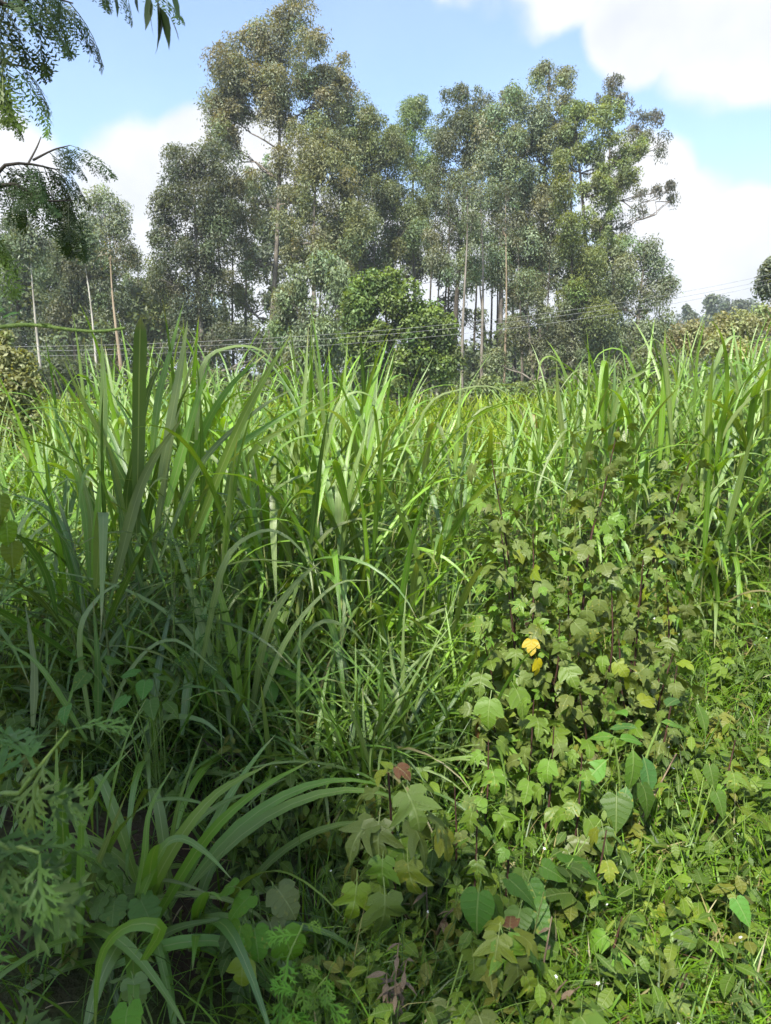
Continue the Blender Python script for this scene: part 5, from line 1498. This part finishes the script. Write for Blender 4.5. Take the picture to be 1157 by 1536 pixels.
# ------------------------------------------------------------------ the overhanging tree at the left
def overhanging():
    base = np.array([-2.6, .6, 0.0])
    root = thing('feathery_tree', 'feathery-leaved tree overhanging the top left corner', 'tree', tuple(base))
    fm = []
    for q in range(5):
        J = frond(q, 7 + q % 3, random.uniform(.4, .9))
        J.C = [np.tile((0.045, 0.075, 0.022), (len(v), 1)) for v in J.V]
        fm.append(J.mesh('frond', 'frond', False))
    fmg = []
    for q in range(2):
        J = frond(20 + q, 9, .8)
        J.C = [np.tile((0.09, 0.15, 0.03), (len(v), 1)) for v in J.V]
        fmg.append(J.mesh('frond', 'frond', False))
    tk = Join()
    tp = curve_pts([(0, 0, -.1), (.05, .0, 1.2), (.2, .05, 2.6), (.35, .1, 4.2)], 10)
    V, F = tube(tp, np.linspace(.12, .06, 10), 9)
    tk.add(V, F)
    obj('trunk', tk.mesh('trunk', 'bark_dark'), root)
    def bough(pts, r0, r1):
        p = curve_pts([np.asarray(q) - base for q in pts], 14)
        V, F = tube(p, np.linspace(r0, r1, 14), 6)
        LAST['b'] = obj('bough', make_mesh('bough', V, F, 'bark_dark'), root)
        return p
    def frnd(p, az, pitch, s, green=False):
        obj('frond', random.choice(fmg if green else fm), LAST['b'], tuple(p), (random.uniform(-.6, .6), pitch, az), (s, s, s))
    t4 = base + tp[-1]; t3 = base + tp[6]; t2 = base + tp[5]
    # boughs reaching into view
    for pts, n, s0, green in (
            ([t4, P(-180, -60, 2.3), P(0, -25, 2.4), P(110, 5, 2.5)], 13, .20, False),
            ([t4, P(-120, -90, 2.2), P(80, -70, 2.3), P(215, -30, 2.3)], 7, .16, False),
            ([t3, P(-140, 120, 2.3), P(-20, 95, 2.4), P(40, 100, 2.45)], 6, .18, True),
            ([t2, P(-140, 260, 2.6), P(20, 245, 2.8), P(90, 255, 2.9)], 18, .17, False),
            ([t2, P(-140, 300, 2.6), P(10, 275, 2.8), P(60, 300, 2.8), P(115, 300, 2.9)], 15, .17, False),
            ([t2, P(-120, 350, 2.4), P(-30, 320, 2.5)], 6, .2, True)):
        p = bough(pts, .012, .002)
        for i in range(n):
            k = 6 + 7 * (i + .5) / n
            q = p[int(k)] + (p[min(13, int(k) + 1)] - p[int(k)]) * (k - int(k))
            frnd(q, random.uniform(-1.9, 1.9) * (.9 if i % 2 else .5), random.uniform(.2, 1.25), s0 * random.uniform(.75, 1.15), green)
    # small upright spray over the cloud
    p = bough([P(40, 250, 2.9), P(55, 222, 2.95), P(62, 205, 2.95)], .004, .0015)
    p = bough([P(50, 240, 2.9), P(80, 225, 2.95), P(105, 218, 2.95)], .005, .0015)
    for k, a in ((5, .3), (8, -.4), (10, .6), (13, -.1), (12, -1.2)):
        frnd(p[k], a, random.uniform(.1, .8), .17)
    # dark lance-lobed leaf hanging at the top
    p = bough([P(150, -60, 1.5), P(220, -40, 1.5), P(236, -5, 1.5)], .004, .002)
    lt = spine_leaf(OUT['lance'], .5, .2, 0, .1, 3)
    lmm = make_mesh('leaf', lt[0], lt[1], 'frond', np.tile((0.035, 0.06, 0.025), (len(lt[0]), 1)), lt[2])
    for (px, py, az, pitch, s) in ((222, -10, 1.4, 1.5, .055), (235, -5, -.2, 1.35, .07), (240, 10, .1, 1.2, .065), (246, 12, .0, .9, .05), (228, 0, 2.8, 1.3, .05), (255, -15, .1, 1.1, .05), (205, -12, 3.0, 1.4, .03), (172, -8, .2, 1.3, .03), (238, 20, -.1, 1.45, .06)):
        obj('leaf', lmm, LAST['b'], tuple(P(px, py, 1.5) - base), (random.uniform(-.8, .8), pitch, az), (s * 1.2, s * 1.35, s * 1.2))
    # the crown above and behind the camera that shades the left foreground
    for q in range(18):
        a = random.uniform(0, 6.28)
        end = np.array([random.uniform(-4.3, -1.65), random.uniform(-3.2, -0.2), random.uniform(4.0, 6.0)])
        p = bough([t4, (t4 + end) / 2 + [0, 0, .3], end], .03, .006)
        for i in range(27):
            k = random.randint(6, 13)
            frnd(p[k] + np.array([random.gauss(0, .35), random.gauss(0, .35), random.gauss(0, .3)]), random.uniform(0, 6.28), random.uniform(-.2, .9), random.uniform(.55, .9))
overhanging()

# ------------------------------------------------------------------ damp air
def haze():
    m = new_mat('air')
    b = NB(m)
    v = b.n('ShaderNodeVolumePrincipled')
    v.inputs['Color'].default_value = (0.86, 0.92, 1.0, 1)
    v.inputs['Density'].default_value = 0.0008
    v.inputs['Anisotropy'].default_value = 0.2
    o = b.n('ShaderNodeOutputMaterial')
    b.l(v.outputs[0], o.inputs['Volume'])
    M['air'] = m
    x0, x1, y0, y1, z0, z1 = -1600, 1600, -400, 2600, -1.6, 60
    V = [(x, y, z) for z in (z0, z1) for y in (y0, y1) for x in (x0, x1)]
    F = [(0, 2, 3, 1), (4, 5, 7, 6), (0, 1, 5, 4), (2, 6, 7, 3), (0, 4, 6, 2), (1, 3, 7, 5)]
    tag(obj('haze', make_mesh('haze', np.array(V), np.array(F), 'air', smooth=False)), 'thin pale haze in the air', 'haze', kind='stuff')
haze()
